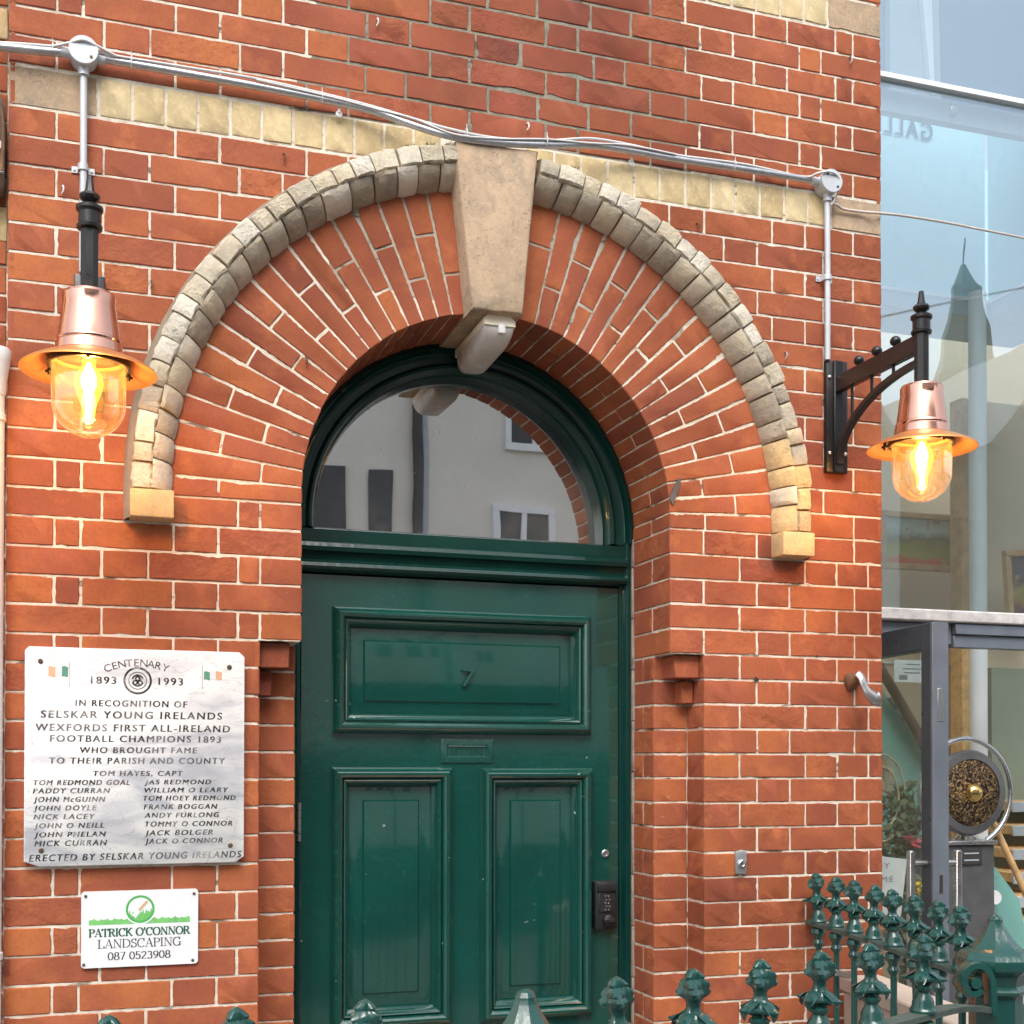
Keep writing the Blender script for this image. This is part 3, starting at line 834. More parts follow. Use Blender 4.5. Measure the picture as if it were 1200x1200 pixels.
# jambs
for s in (-1, 1):
    JP = [(.4925, .34), (.4925, .283), (.4935, .280), (.502, .279), (.505, .270), (.508, .264), (.516, .261), (.5245, .263), (.5265, .275), (.5265, .34)]
    a = [fr.vert((CX+s*x, y, .16)) for x, y in JP]; b = [fr.vert((CX+s*x, y, 2.29)) for x, y in JP]
    for i in range(len(JP)-1): fr.face((a[i], a[i+1], b[i+1], b[i]))
part('door_frame', fr, M['frame'], bld, fix=True, ang=28)
for s in (-1, 1):
    mt = MB()
    x0, x1 = sorted((CX+s*.527, CX+s*.5375))
    for i in range(14):
        za, zb2 = .16+i*.158, .16+(i+1)*.158-.002
        mt.box(x0+U(-.001, .001), x1, .256+U(-.002, .002), .30, za, min(zb2, 2.30), .002)
    part('edge_strip', mt, M['grey_timber'], bld)

fan = thing('fanlight', None, None, (CX, .36, 2.30)); fan.parent = bld; fan.location = (0, .36, 2.30)
gl = MB()
gl.prism([(CX+.4432*math.cos(PI*i/48), ZF+.4432*math.sin(PI*i/48)) for i in range(49)]+[(CX-.4432, 2.292), (CX+.4432, 2.292)], .362, .366)
part('pane', gl, M['glass'], fan)
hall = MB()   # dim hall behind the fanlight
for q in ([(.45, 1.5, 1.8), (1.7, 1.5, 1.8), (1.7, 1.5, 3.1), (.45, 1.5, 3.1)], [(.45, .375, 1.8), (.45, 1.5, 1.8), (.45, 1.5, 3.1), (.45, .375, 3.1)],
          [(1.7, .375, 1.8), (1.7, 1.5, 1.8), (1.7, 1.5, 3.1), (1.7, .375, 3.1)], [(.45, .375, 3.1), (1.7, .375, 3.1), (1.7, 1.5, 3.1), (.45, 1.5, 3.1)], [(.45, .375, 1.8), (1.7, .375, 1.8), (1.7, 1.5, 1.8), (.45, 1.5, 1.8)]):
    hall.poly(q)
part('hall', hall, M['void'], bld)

door = thing('door', None, None); door.parent = bld; door.location = (0, .28, .16)
lf = MB(); YD = .284; XA, XB = .5735, 1.5535; ZD0, ZD1 = .16, 2.150
panels = [(.661, 1.461, 1.693, 2.060), (.657, 1.020, .838, 1.597), (1.107, 1.465, .838, 1.594), (.657, 1.020, .30, .70), (1.107, 1.465, .30, .70)]
xs_ = sorted({XA, XB, .661, 1.461, .657, 1.020, 1.107, 1.465}); zs_ = sorted({ZD0, ZD1, 1.693, 2.060, .838, 1.597, 1.594, .30, .70})
for i in range(len(xs_)-1):
    for j in range(len(zs_)-1):
        xm, zm = (xs_[i]+xs_[i+1])/2, (zs_[j]+zs_[j+1])/2
        if any(p[0] < xm < p[1] and p[2] < zm < p[3] for p in panels): continue
        lf.poly([(xs_[i], YD, zs_[j]), (xs_[i+1], YD, zs_[j]), (xs_[i+1], YD, zs_[j+1]), (xs_[i], YD, zs_[j+1])])
lf.poly([(XA, YD, ZD0), (XA, YD+.045, ZD0), (XA, YD+.045, ZD1), (XA, YD, ZD1)]); lf.poly([(XB, YD, ZD0), (XB, YD+.045, ZD0), (XB, YD+.045, ZD1), (XB, YD, ZD1)])
lf.poly([(XA, YD, ZD1), (XB, YD, ZD1), (XB, YD+.045, ZD1), (XA, YD+.045, ZD1)])
lf.poly([(XA, YD+.045, ZD0), (XB, YD+.045, ZD0), (XB, YD+.045, ZD1), (XA, YD+.045, ZD1)])
PF = [(0, 0), (.0005, .010), (.003, .0175), (.007, .0250), (.012, .0310), (.018, .0345), (.024, .0340), (.030, .0295), (.0340, .0215), (.0352, .0110), (.0370, .0110), (.0376, .0200), (.0400, .0210), (.0425, .0190), (.0572, -.0090), (.0585, -.0180)]
for i, p in enumerate(panels):
    fin = (.103, .099) if i else (.100, .100)
    prof = PF+[(.060, -.0175), (fin[0]-.0075, -.0125), (fin[0]-.0065, -.0123), (fin[0]-.0015, -.0062), (fin[0], -.0058)]
    lf.loop_mould(*p, prof, YD)
part('leaf', lf, M['door'], door, ang=24)
# letter plate
lp = MB()
lp.loop_mould(.986, 1.147, 1.609, 1.680, [(0, 0), (.0008, .004), (.004, .0055), (.018, .0055), (.0195, .003), (.021, -.002), (.022, .0005)], YD-.0004)
lp.tube([(1.008, YD-.0035, 1.658), (1.125, YD-.0035, 1.658)], .0022, 8)
lpo = part('letter_plate', lp, M['plate'], door)
lt = MB(); put_text(lt, 'LETTERS', 1.016, 1.117, 1.634, .0175, YD-.0015, 0, .1); part('lettering', lt, M['frame'], lpo)
# numeral
nm7 = MB()
vs_, fs = text2d('7'); 
xs0, xs1 = min(v[0] for v in vs_), max(v[0] for v in vs_); ym = max(v[1] for v in vs_)
loop = None
bmx = bmesh.new(); bv = [bmx.verts.new((1.048+(a-xs0)/(xs1-xs0)*.038+ (b/ym)*.004, YD-.0002+.003, 1.836+b/ym*.052)) for a, b in vs_]
for f_ in fs:
    try: bmx.faces.new([bv[i] for i in f_])
    except ValueError: pass
ex = bmesh.ops.extrude_face_region(bmx, geom=bmx.faces[:])
for v in [x for x in ex['geom'] if isinstance(x, bmesh.types.BMVert)]: v.co.y -= .011
bmesh.ops.recalc_face_normals(bmx, faces=bmx.faces); bmx.verts.index_update(); nm7.add_bm(bmx)
part('numeral', nm7, M['iron'], door)  # lighter green than the leaf, standing in for highlights on the figure
# keyhole and keypad lock
kh = MB(); kh.lathe([(.0125, YD+.001), (.0125, YD-.004), (.010, YD-.006), (.0075, YD-.006), (.006, YD-.003), (.001, YD-.003)], (1.511, 0, 1.330), 'y', 20); part('keyhole', kh, M['steel'], door)
kl = MB(); x0, x1, z0, z1 = 1.468, 1.541, 1.100, 1.247
kl.box(x0, x1, YD-.028, YD+.002, z0, z1, .005, seg=2); kl.box(x0+.004, x1-.004, YD-.036, YD-.026, z0+.115, z1-.003, .004, seg=2)
kl.box(x0+.010, x1-.010, YD-.031, YD-.026, z0+.052, z0+.112, .002)
klo = part('keypad_lock', kl, M['lockblack'], door)
kb = MB()
for i in range(5): 
    for dx in (-.0055, .0055): kb.lathe([(.0036, -.031), (.0036, -.035), (.0025, -.0365), (.0004, -.0368)], (1.5045+dx+(.002 if i % 2 else -.001), YD, z0+.060+i*.0105), 'y', 12)
part('button', kb, M['chrome'], klo)
kn = MB(); kn.lathe([(.014, -.027), (.014, -.036), (.0165, -.040), (.0165, -.048), (.012, -.051), (.001, -.0515)], (1.5045, YD, z0+.030), 'y', 20); kn.box(1.486, 1.523, YD-.056, YD-.049, z0+.024, z0+.036, .002)
part('knob', kn, M['lockblack'], klo)
for zc_ in (1.44, .62):
    hg = MB()
    for i in range(5): hg.tube([(.567, .276, zc_-.055+i*.0222), (.567, .276, zc_-.055+i*.0222+.0205)], .0065, 10)
    part('hinge', hg, M['steel'], door)

step = MB(); step.box(.44, 1.69, -.22, .42, .004, .155, .008); part('doorstep', step, M['stone'], bld)

# ------------------------------------------------------------------ bulkhead light under the keystone
bl = thing('bulkhead_light', 'cream and grey bulkhead lamp fixed under the keystone', 'light', (1.055, .1, 2.84))
def octo(w, zt, zb_, k): return [(-w, zt), (-w, zb_+k), (-w+k, zb_), (w-k, zb_), (w, zb_+k), (w, zt)]
BY = Matrix.Translation((1.062, .096, 2.822)) @ Matrix.Rotation(math.radians(0), 4, 'Z')
def hull(mb, secs):
    rings = [[mb.vert(BY @ Vector((x, y, z))) for x, z in sec] for y, sec in secs]
    n = len(rings[0])
    for i in range(len(rings)-1):
        for j in range(n): mb.face((rings[i][j], rings[i][(j+1) % n], rings[i+1][(j+1) % n], rings[i+1][j]))
    mb.face(rings[0]); mb.face(rings[-1][::-1])
def capsec(k): return [(-.045*k, -.015), (-.045*k, .004), (-.022*k, .0245), (.002, .0285), (.024*k, .021), (.046*k, .000), (.046*k, -.015)]
bb = MB(); hull(bb, [(-.146, capsec(.96)), (-.143, capsec(1.0)), (.150, capsec(1.0)), (.160, capsec(.9))])
part('base', bb, M['cream'], bl, fix=True)
def lsec(w, zb_): return [(-w, -.0155)]+[(-w*math.copysign(abs(math.cos(a))**.55, math.cos(a)), -.0155+(zb_+.0155)*math.sin(a)**.7) for a in [PI*i/14 for i in range(1, 14)]]+[(w, -.0155)]
ll = MB(); hull(ll, [(-.141, lsec(.038, -.019)), (-.137, lsec(.0425, -.030)), (-.126, lsec(.0445, -.044)), (-.108, lsec(.045, -.058)), (-.080, lsec(.045, -.067)), (.105, lsec(.045, -.073)), (.135, lsec(.043, -.068)), (.150, lsec(.038, -.052)), (.156, lsec(.030, -.03))])
part('lens', ll, M['lens'], bl, fix=True, ang=60)
cp = MB(); cp.box(1.062-.004, 1.062+.016, .096-.149, .096-.128, 2.822-.036, 2.822-.010, .003, seg=2); part('clip', cp, M['plastic_white'], bl)

# ------------------------------------------------------------------ wall lamps
def make_lamp(X, label):
    L = .433; zp = 2.637
    t = thing('wall_lamp', label, 'lamp', (X, 0, 2.48), 'copper lamps beside the door')
    pl = MB(); pl.box(X-.037, X+.037, -.020, -.001, 2.487, 2.828, .004, seg=2); pl.box(X-.016, X+.016, -.030, -.018, 2.487, 2.826, .003)
    p_ = part('wall_plate', pl, M['black'], t)
    for z in (2.545, 2.775):
        for dx in (-.027, .027):
            sc = MB(); sc.lathe([(.006, -.020), (.006, -.024), (.003, -.026), (.0005, -.026)], (X+dx, 0, z), 'y', 10); part('screw', sc, M['steel'], p_)
    ar = MB(); ar.box(X-.011, X+.011, -L+.018, -.026, 2.728, 2.778, .002)
    aro = part('arm', ar, M['blackbrown'], t)
    for y in (-.135, -.225, -.315):
        bl_ = MB(); bl_.lathe([(.006, 2.776), (.006, 2.781), (.012, 2.784), (.0155, 2.791), (.0155, 2.797), (.011, 2.804), (.004, 2.808), (.0005, 2.8085)], (X, y, 0), 'z', 16); part('ball', bl_, M['black'], aro)
    br = MB(); pts = []
    for i in range(25):
        a = i/24*PI/2
        pts.append((X, -.030-(L-.048)*(1-math.cos(a)), 2.512+.190*math.sin(a)))
    br.sweep(pts, [(-.011, -.007), (.011, -.007), (.011, .007), (-.011, .007)], upv=(0, 0, 1) if False else None)
    part('brace', br, M['blackbrown'], t)
    for y, zt_ in ((-.10, 0), (-.20, 0), (-.305, 0)):
        k = 1-((-y)-.030)/(L-.048); zz = 2.512+.190*math.sqrt(max(0, 1-k*k))
        sp = MB(); sp.tube([(X, y, zz-.002), (X, y, 2.730)], .0048, 8); part('spindle', sp, M['black'], aro)
    o = (X, -L, 0)
    po = MB(); po.lathe([(.020, 2.630), (.020, 2.806)], o, 'z', 8, phase=PI/8)
    po.lathe([(.021, 2.775), (.027, 2.777), (.028, 2.783), (.024, 2.787), (.0235, 2.812), (.026, 2.815), (.029, 2.818), (.029, 2.825), (.022, 2.829), (.012, 2.832)], o, 'z', 20)
    part('column', po, M['black'], t, ang=30)
    fi = MB(); fi.lathe([(.010, 2.830), (.011, 2.835), (.021, 2.842), (.0235, 2.848), (.020, 2.854), (.012, 2.858), (.010, 2.866), (.0075, 2.884), (.0065, 2.8925), (.001, 2.894)], o, 'z', 8, phase=PI/8)
    part('finial', fi, M['black'], t, ang=25)
    z0 = 2.478
    hd_ = MB(); hd_.lathe([(.021, zp-.004), (.040, zp-.001), (.0535, zp-.004), (.0565, zp-.010), (.0565, zp-.030), (.0575, zp-.034), (.0665, zp-.104), (.0685, zp-.1055), (.0695, zp-.110), (.0685, zp-.114), (.0705, zp-.117), (.0735, zp-.137), (.078, zp-.142)], o, 'z', 48)
    part('hood', hd_, M['copper'], t, ang=25)
    br_ = MB(); br_.lathe([(.072, z0+.022), (.080, z0+.017), (.105, z0+.008), (.130, z0-.004), (.144, z0-.013), (.1455, z0-.0165), (.143, z0-.0165), (.128, z0-.008), (.104, z0+.004), (.078, z0+.012), (.070, z0+.014)], o, 'z', 64, cap=False)
    part('brim', br_, M['copper_in'], t, ang=50)
    rg = MB(); rg.lathe([(.083, z0+.011), (.088, z0+.002), (.088, z0-.006), (.082, z0-.006), (.080, z0+.008)], o, 'z', 48, cap=False)
    for q in range(3):
        a = q*2*PI/3+2.6; rg.lathe([(.004, -.014), (.004, .010)], (X+.097*math.cos(a), -L+.097*math.sin(a), z0), 'z', 8); rg.tube([(X+.086*math.cos(a), -L+.086*math.sin(a), z0-.003), (X+.106*math.cos(a), -L+.106*math.sin(a), z0-.006)], .0035, 8)
    part('glass_ring', rg, M['black'], t)
    dm = MB(); prof = [(.078, z0+.006), (.0785, z0-.050), (.078, z0-.085)]
    for i in range(1, 13):
        a = i/12*PI/2; prof.append((max(.0008, .078*math.cos(a)), z0-.085-.075*math.sin(a)))
    dm.lathe(prof, o, 'z', 48, cap=False); part('glass_dome', dm, M['dome'], t, ang=80)
    bg = MB(); bg.lathe([(.011, z0+.012), (.015, z0-.004), (.029, z0-.026), (.031, z0-.042), (.026, z0-.062), (.0165, z0-.088), (.0125, z0-.118), (.008, z0-.127), (.001, z0-.129)], o, 'z', 24, cap=False)
    bu = part('bulb', bg, M['bulbglow'], t, ang=80)
    fi_ = MB(); fi_.lathe([(.003, z0+.004), (.009, z0-.010), (.0155, z0-.028), (.0155, z0-.044), (.0085, z0-.062), (.0055, z0-.085), (.005, z0-.112), (.001, z0-.118)], o, 'z', 16); part('filament', fi_, M['bulb'], bu, ang=80)
    so_ = MB(); so_.lathe([(.016, z0+.014), (.016, z0+.06)], o, 'z', 16); part('socket', so_, M['black'], t)
    return t
make_lamp(-.006, 'lit copper wall lamp with glass dome left of the arch, above the marble plaque')
make_lamp(2.1436, 'lit copper wall lamp on black scrolled bracket next to the glass building')

# ------------------------------------------------------------------ conduit and cables
cn = thing('conduit', 'galvanised steel conduit run with two round boxes over the arch', 'conduit', (1.05, 0, 3.4))
def P3(u, v, y): 
    p = W(u, v, y); return (p.x, p.y, p.z)
BLX, BRX = W(98, 63, -.03), W(971, 215, -.03)
def smooth(pts, n=6):
    pts = [Vector(p) for p in pts]; out = []
    for i in range(len(pts)-1):
        p0, p1, p2, p3 = pts[max(i-1, 0)], pts[i], pts[i+1], pts[min(i+2, len(pts)-1)]
        for k in range(n):
            t = k/n; out.append(.5*((2*p1)+(p2-p0)*t+(2*p0-5*p1+4*p2-p3)*t*t+(3*p1-p0-3*p2+p3)*t**3))
    out.append(pts[-1]); return out
main = [P3(120, 69, -.024), P3(200, 83, -.024), P3(300, 101, -.024), P3(390, 119, -.026), P3(440, 131, -.034), P3(485, 147, -.055), P3(530, 160, -.078), P3(580, 167, -.082), P3(640, 170, -.078), P3(690, 170, -.055), P3(735, 176, -.034), P3(790, 186, -.026), P3(870, 198, -.024), P3(950, 211, -.024)]
pp = MB(); pp.tube(smooth(main), .0098, 12); part('pipe', pp, M['galv'], cn, ang=60)
pp = MB(); pp.tube(smooth([P3(-60, 53, -.03), P3(0, 55, -.03), P3(40, 59, -.03), P3(78, 62, -.024)]), .0105, 12); part('pipe', pp, M['galv'], cn, ang=60)
for b_, vend in ((BLX, 320), (BRX, 422)):
    pp = MB(); z1 = W(98 if b_ is BLX else 970, vend, -.02).z
    pp.tube([(b_.x, -.022, b_.z-.03), (b_.x+.001, -.022, (b_.z+z1)/2), (b_.x, -.022, max(z1, 2.80))], .0088, 12); part('pipe', pp, M['boxgrey'], cn, ang=60)
for b_, dirs in ((BLX, ((-1, -.02), (1, -.08), (0, -1))), (BRX, ((-1, .05), (0, -1)))):
    jb = MB(); jb.lathe([(.034, -.002), (.034, -.046), (.0355, -.047), (.0355, -.050), (.034, -.0515), (.001, -.052)], (b_.x, 0, b_.z), 'y', 36)
    for dx, dz in dirs:
        l_ = math.hypot(dx, dz); dx /= l_; dz /= l_
        jb.tube([(b_.x+dx*.030, -.024, b_.z+dz*.030), (b_.x+dx*.052, -.024, b_.z+dz*.052)], .0132, 14)
    jo = part('junction_box', jb, M['boxgrey'], cn, ang=40)
    for sx, sz in ((-.6, .7), (.7, -.62)):
        sc = MB(); sc.lathe([(.0036, -.0515), (.0036, -.0535), (.0005, -.0537)], (b_.x+.034*.9*sx*.85, 0, b_.z+.034*.9*sz*.85), 'y', 10); part('screw', sc, M['screw'], jo)
def saddle(x, z, horiz=False):
    s_ = MB(); r_ = .0115
    pts = [(x+(r_+.014)*c_, -.003, z) if not horiz else (x, -.003, z+(r_+.014)*c_) for c_ in (-1,)]
    arc = [(-r_-.016, -.003), (-r_-.001, -.003)]+[(r_*math.cos(a), -.022-r_*math.sin(a)) for a in [PI-PI*i/8 for i in range(9)]]+[(r_+.001, -.003), (r_+.016, -.003)]
    s_.sweep([(x+a, y, z) for a, y in arc] if not horiz else [(x, y, z+a) for a, y in arc], [(-.008, -.001), (.008, -.001), (.008, .001), (-.008, .001)], upv=(0, -1, .001))
    for q in (-1, 1): s_.lathe([(.0035, -.004), (.0035, -.0065), (.0005, -.007)], (x+q*(r_+.009), 0, z) if not horiz else (x, 0, z+q*(r_+.009)), 'y', 8)
    part('saddle_clip', s_, M['boxgrey'], cn)
saddle(BLX.x, W(98, 201, 0).z); saddle(BRX.x, W(970, 329, 0).z)
for u, v in ((398, 124), (741, 182)):
    p = W(u, v, -.024); s_ = MB()
    s_.tube([(p.x, -.02, p.z-.016), (p.x, -.02, p.z+.012)], .004, 8); s_.lathe([(.009, -.012), (.009, -.018), (.004, -.02), (.0005, -.02)], (p.x, 0, p.z-.018), 'y', 16); part('clip', s_, M['plastic_white'], cn)

cb = thing('cable', 'thin pale cables strapped along the steel conduit over the arch', 'cable', (1.0, 0, 3.4))
c1 = MB(); off = -.012
def up(p, dz, dy=0): return (p[0], p[1]+dy, p[2]+dz)
L1 = [P3(-60, 49, -.03), P3(0, 50, -.03), P3(40, 52.5, -.032), P3(62, 54, -.034), P3(82, 50, -.048), P3(97, 46.5, -.056), P3(112, 53, -.05), P3(135, 65, -.036)]
c1.tube(smooth(L1), .0036, 8)
c1.tube(smooth([P3(104, 49, -.05), P3(120, 62, -.038)]+[up(p, .0125+.004*math.sin(i*1.7), -.006) for i, p in enumerate(main[1:-1])]+[P3(940, 207, -.03), P3(958, 203, -.05), P3(972, 201, -.058), P3(982, 207, -.052), P3(983, 222, -.04), P3(977, 236, -.03), P3(973, 240, -.03)]), .0034, 8)
c1.tube(smooth([up(p, .006+.006*math.sin(i*2.3+1), -.011) for i, p in enumerate(main[2:-2])]), .0028, 8)
part('sheath', c1, M['cable'], cb, ang=60)
for u, v in ((62, 60), (154, 75), (377, 116), (546, 159), (640, 168), (860, 196)):
    p = W(u, v, -.024 if not 480 < u < 680 else -.08); t_ = MB()
    rr = .0145; t_.tube([(p.x, p.y+rr*math.cos(a)*.8-.002, p.z+.004+rr*math.sin(a)) for a in [2*PI*i/14 for i in range(14)]], .0016, 6, closed=True); t_.tube([(p.x, p.y-.008, p.z+.014), (p.x-.001, p.y-.012, p.z+.026)], .0013, 6); part('cable_tie', t_, M['plastic_white'], cb)
c2 = MB(); pts = [P3(973, 238, -.03), P3(981, 240, -.02), P3(989, 245, -.012), P3(1010, 248, -.012), P3(1033, 250, -.012), P3(1060, 253, .1), P3(1110, 261, .3), P3(1150, 269, .45), P3(1200, 279, .62), P3(1290, 299, .9)]
c2.tube(smooth(pts), .0042, 8); tag(c2.build('cable', M['cable_tan'], None, ang=60), 'single pale cable leaving the junction box towards the glass building', 'cable')

# ------------------------------------------------------------------ marble plaque
pq = thing('memorial_plaque', 'white marble centenary plaque with black lettering on red brick', 'plaque', (.115, 0, 1.35))
def Z3(x, y): return W(x/3.75, 720+y/3.75, -.024)
sl_ = MB()
c4 = [Z3(113, 160), Z3(135, 141), Z3(1045, 172), Z3(1072, 197), Z3(1076, 1078), Z3(1035, 1093), Z3(175, 1114), Z3(112, 1090)]
c4 = [(-.1525, 1.883), (-.143, 1.8925), (.3655, 1.8925), (.3785, 1.880), (.3785, 1.366), (.3560, 1.351), (-.1180, 1.351), (-.1525, 1.364)]
o1 = [sl_.vert((x, -.003, z)) for x, z in c4]; o2 = [sl_.vert((x, -.022, z)) for x, z in c4]
cxp, czp = .113, 1.622
o3 = [sl_.vert((x+(.002 if x < cxp else -.002), -.024, z+(.002 if z < czp else -.002))) for x, z in c4]
for A, B in ((o1, o2), (o2, o3)):
    for i in range(8): sl_.face((A[i], A[(i+1) % 8], B[(i+1) % 8], B[i]))
sl_.face(o3); sl_.face(o1[::-1])
slab = part('slab', sl_, M['marble'], pq, fix=True)
lt = MB(); YT = -.0246
lines = [('1893', 400, 510, 287, 34, 0), ('1993', 697, 803, 293, 34, 0), ('IN RECOGNITION OF', 332, 822, 390, 30, .05), ('SELSKAR YOUNG IRELANDS', 180, 975, 440, 34, .05), ('WEXFORDS FIRST ALL-IRELAND', 157, 1010, 497, 33, .05),
  ('FOOTBALL CHAMPIONS 1893', 220, 970, 545, 31, .05), ('WHO BROUGHT FAME', 352, 865, 595, 28, .08), ('TO THEIR PARISH AND COUNTY', 217, 988, 641, 29, .08), ('TOM HAYES, CAPT', 410, 803, 697, 24, .12),
  ('TOM REDMOND GOAL', 148, 570, 737, 24, .2), ('PADDY CURRAN', 145, 483, 773, 24, .2), ('JOHN McGUINN', 148, 462, 811, 24, .2), ('JOHN DOYLE', 148, 425, 849, 24, .2), ('NICK LACEY', 148, 417, 887, 24, .2), ('JOHN O NEILL', 150, 457, 926, 24, .2), ('JOHN PHELAN', 150, 465, 965, 24, .2), ('MICK CURRAN', 152, 470, 1003, 26, .2),
  ('JAS REDMOND', 635, 927, 735, 22, .2), ('WILLIAM O LEARY', 635, 1003, 770, 23, .2), ('TOM HOEY REDMOND', 630, 1035, 805, 23, .2), ('FRANK BOGGAN', 632, 955, 843, 23, .2), ('ANDY FURLONG', 635, 963, 880, 23, .2), ('TOMMY O CONNOR', 637, 1020, 918, 24, .2), ('JACK BOLGER', 637, 935, 957, 24, .2), ('JACK O CONNOR', 637, 978, 993, 24, .2),
  ('ERECTED BY SELSKAR YOUNG IRELANDS', 128, 1060, 1060, 32, .18)]
for s, xa, xb, yc, h, sh in lines:
    a, b = Z3(xa, yc+h/2), Z3(xb, yc+h/2); hh = (Z3(xa, yc-h/2)-a).z*.93
    zb_ = (Z3((xa+xb)/2, yc+h/2)).z-hh*.02
    put_text(lt, s, a.x, b.x, zb_, hh, YT, 0, sh, 1.25, bold=.0007)
for i, ch in enumerate('CENTENARY'):
    t_ = i/8; ang = (t_-.5)*.72; RR = 361
    px, py = 600+math.sin(ang)*RR, 212+RR-math.cos(ang)*RR
    c_ = Z3(px, py); vs_, fs = text2d(ch); x0_, x1_ = min(v[0] for v in vs_), max(v[0] for v in vs_); cap = .7
    hh = .0185; ids = []
    for a, b in vs_:
        lx = (a-(x0_+x1_)/2)*hh/cap*1.05; lz = (b/cap-.5)*hh; ca, sa = math.cos(-ang), math.sin(-ang)
        ids.append(lt.vert((c_.x+lx*ca-lz*sa, YT, c_.z+lx*sa+lz*ca)))
    for f_ in fs: lt.face([ids[k] for k in f_])
part('lettering', lt, M['ink'], slab)
em = MB(); ec = Z3(605, 291)
def ring(mb, c, r0, r1, y, mi=0, n=40, a0=0, a1=2*PI, sx=1):
    for i in range(n):
        t0, t1 = a0+(a1-a0)*i/n, a0+(a1-a0)*(i+1)/n
        mb.poly([(c.x+sx*r*math.cos(t), y, c.z+r*math.sin(t)) for r, t in ((r0, t0), (r1, t0), (r1, t1), (r0, t1))], mi)
ring(em, ec, .0295, .0345, YT); ring(em, ec, .0205, .0225, YT)
ring(em, ec, .0115, .0155, YT, a0=.3, a1=2.9); ring(em, ec, .0115, .0155, YT, a0=3.5, a1=5.9)
for dx, dz in ((-.006, -.005), (.006, -.005), (0, .005)): ring(em, Vector((ec.x+dx, 0, ec.z+dz)), .0032, .0066, YT-.0001, n=20)
em.poly([(ec.x-.004, YT-.0002, ec.z+.016), (ec.x+.003, YT-.0002, ec.z+.016), (ec.x+.009, YT-.0002, ec.z+.002), (ec.x+.004, YT-.0002, ec.z+.002)])
part('emblem', em, M['ink'], slab)
for (xa, dirn) in ((212, 1), (975, -1)):
    fg = MB()
    xs3 = [212, 243, 272, 299] if dirn > 0 else [975, 948, 922, 896]
    for i in range(3):
        p, q = Z3(xs3[i], 228 if dirn > 0 else 252), Z3(xs3[i+1], 274 if dirn > 0 else 287)
        x0, x1 = sorted((p.x, q.x))
        k_ = 6
        for j in range(k_):
            f0, f1 = j/k_, (j+1)/k_; w0, w1 = [.0012*math.sin(6*(i+f)) for f in (f0, f1)]
            fg.poly([(x0+(x1-x0)*f0, YT, q.z+w0), (x0+(x1-x0)*f1, YT, q.z+w1), (x0+(x1-x0)*f1, YT, p.z+w1), (x0+(x1-x0)*f0, YT, p.z+w0)], i)
    xp = Z3(305 if dirn > 0 else 889, 250).x; z_a, z_b = Z3(305, 210).z, Z3(305, 318).z
    fg.poly([(xp-.0006, YT, z_b), (xp+.0006, YT, z_b), (xp+.0006, YT, z_a), (xp-.0006, YT, z_a)], 3)
    part('flag', fg, [M['orange_print'], M['paper'], M['flag_green'], M['grey_print']], slab)
for x, y in ((178, 205), (1008, 232), (181, 1038), (1012, 1015)):
    sc = MB(); p = Z3(x, y); sc.lathe([(.0062, -.022), (.0062, -.026), (.004, -.028), (.0005, -.028)], (p.x, 0, p.z), 'y', 12); part('screw', sc, M['screw'], pq)

# ------------------------------------------------------------------ landscaping sign
sg = thing('sign_board', 'small white landscaping sign with green emblem below the marble plaque', 'sign', (.123, 0, 1.09))
def S3(x, y): return W(x/3, 1000+y/3, -.008)
pn = MB(); x0, x1, z0, z1 = -.0185, .2655, 1.0935, 1.2848
bm = bmesh.new(); bmesh.ops.create_cube(bm, size=1)
for v in bm.verts: v.co = Vector(((x0+x1)/2+v.co.x*(x1-x0), -.0055+v.co.y*.005, (z0+z1)/2+v.co.z*(z1-z0)))
ye = [e_ for e_ in bm.edges if abs((e_.verts[0].co-e_.verts[1].co).y) > .003]
bmesh.ops.bevel(bm, geom=ye, offset=.009, segments=5, affect='EDGES', profile=.5); bm.verts.index_update(); pn.add_bm(bm)
pno = part('panel', pn, M['sign'], sg)
YS = -.0084
em = MB(); ec = S3(493, 196); rr = .0335
ring(em, ec, .0295, .0350, YS, 0, 40)
# grass inside the ring
pts = []; n_ = 26
low = [(ec.x+.0295*math.cos(a), ec.z+.0295*math.sin(a)) for a in [PI+.42+(PI-.6)*i/n_ for i in range(n_+1)]]
top_ = []
for i in range(n_+1):
    t_ = i/n_; x = low[-1][0]+(low[0][0]-low[-1][0])*t_; top_.append((x, ec.z-.006+(.007 if i % 3 == 1 else 0)+(.004*math.sin(i*1.3))-.006*t_))
em.poly([(x, YS, z) for x, z in low]+[(x, YS, z) for x, z in top_], 1)
# strip of grass
a, b = S3(312, 254), S3(668, 243); zt_ = .0055
top = []
for i in range(61):
    t_ = i/60; top.append((b.x+(a.x-b.x)*t_, (a.z+.0125)+(.0035 if i % 4 == 1 else 0)+.0012*math.sin(i*.9)))
em.poly([(a.x, YS+.0002, a.z), (b.x, YS+.0002, a.z)]+[(x, YS+.0002, z) for x, z in top], 2)
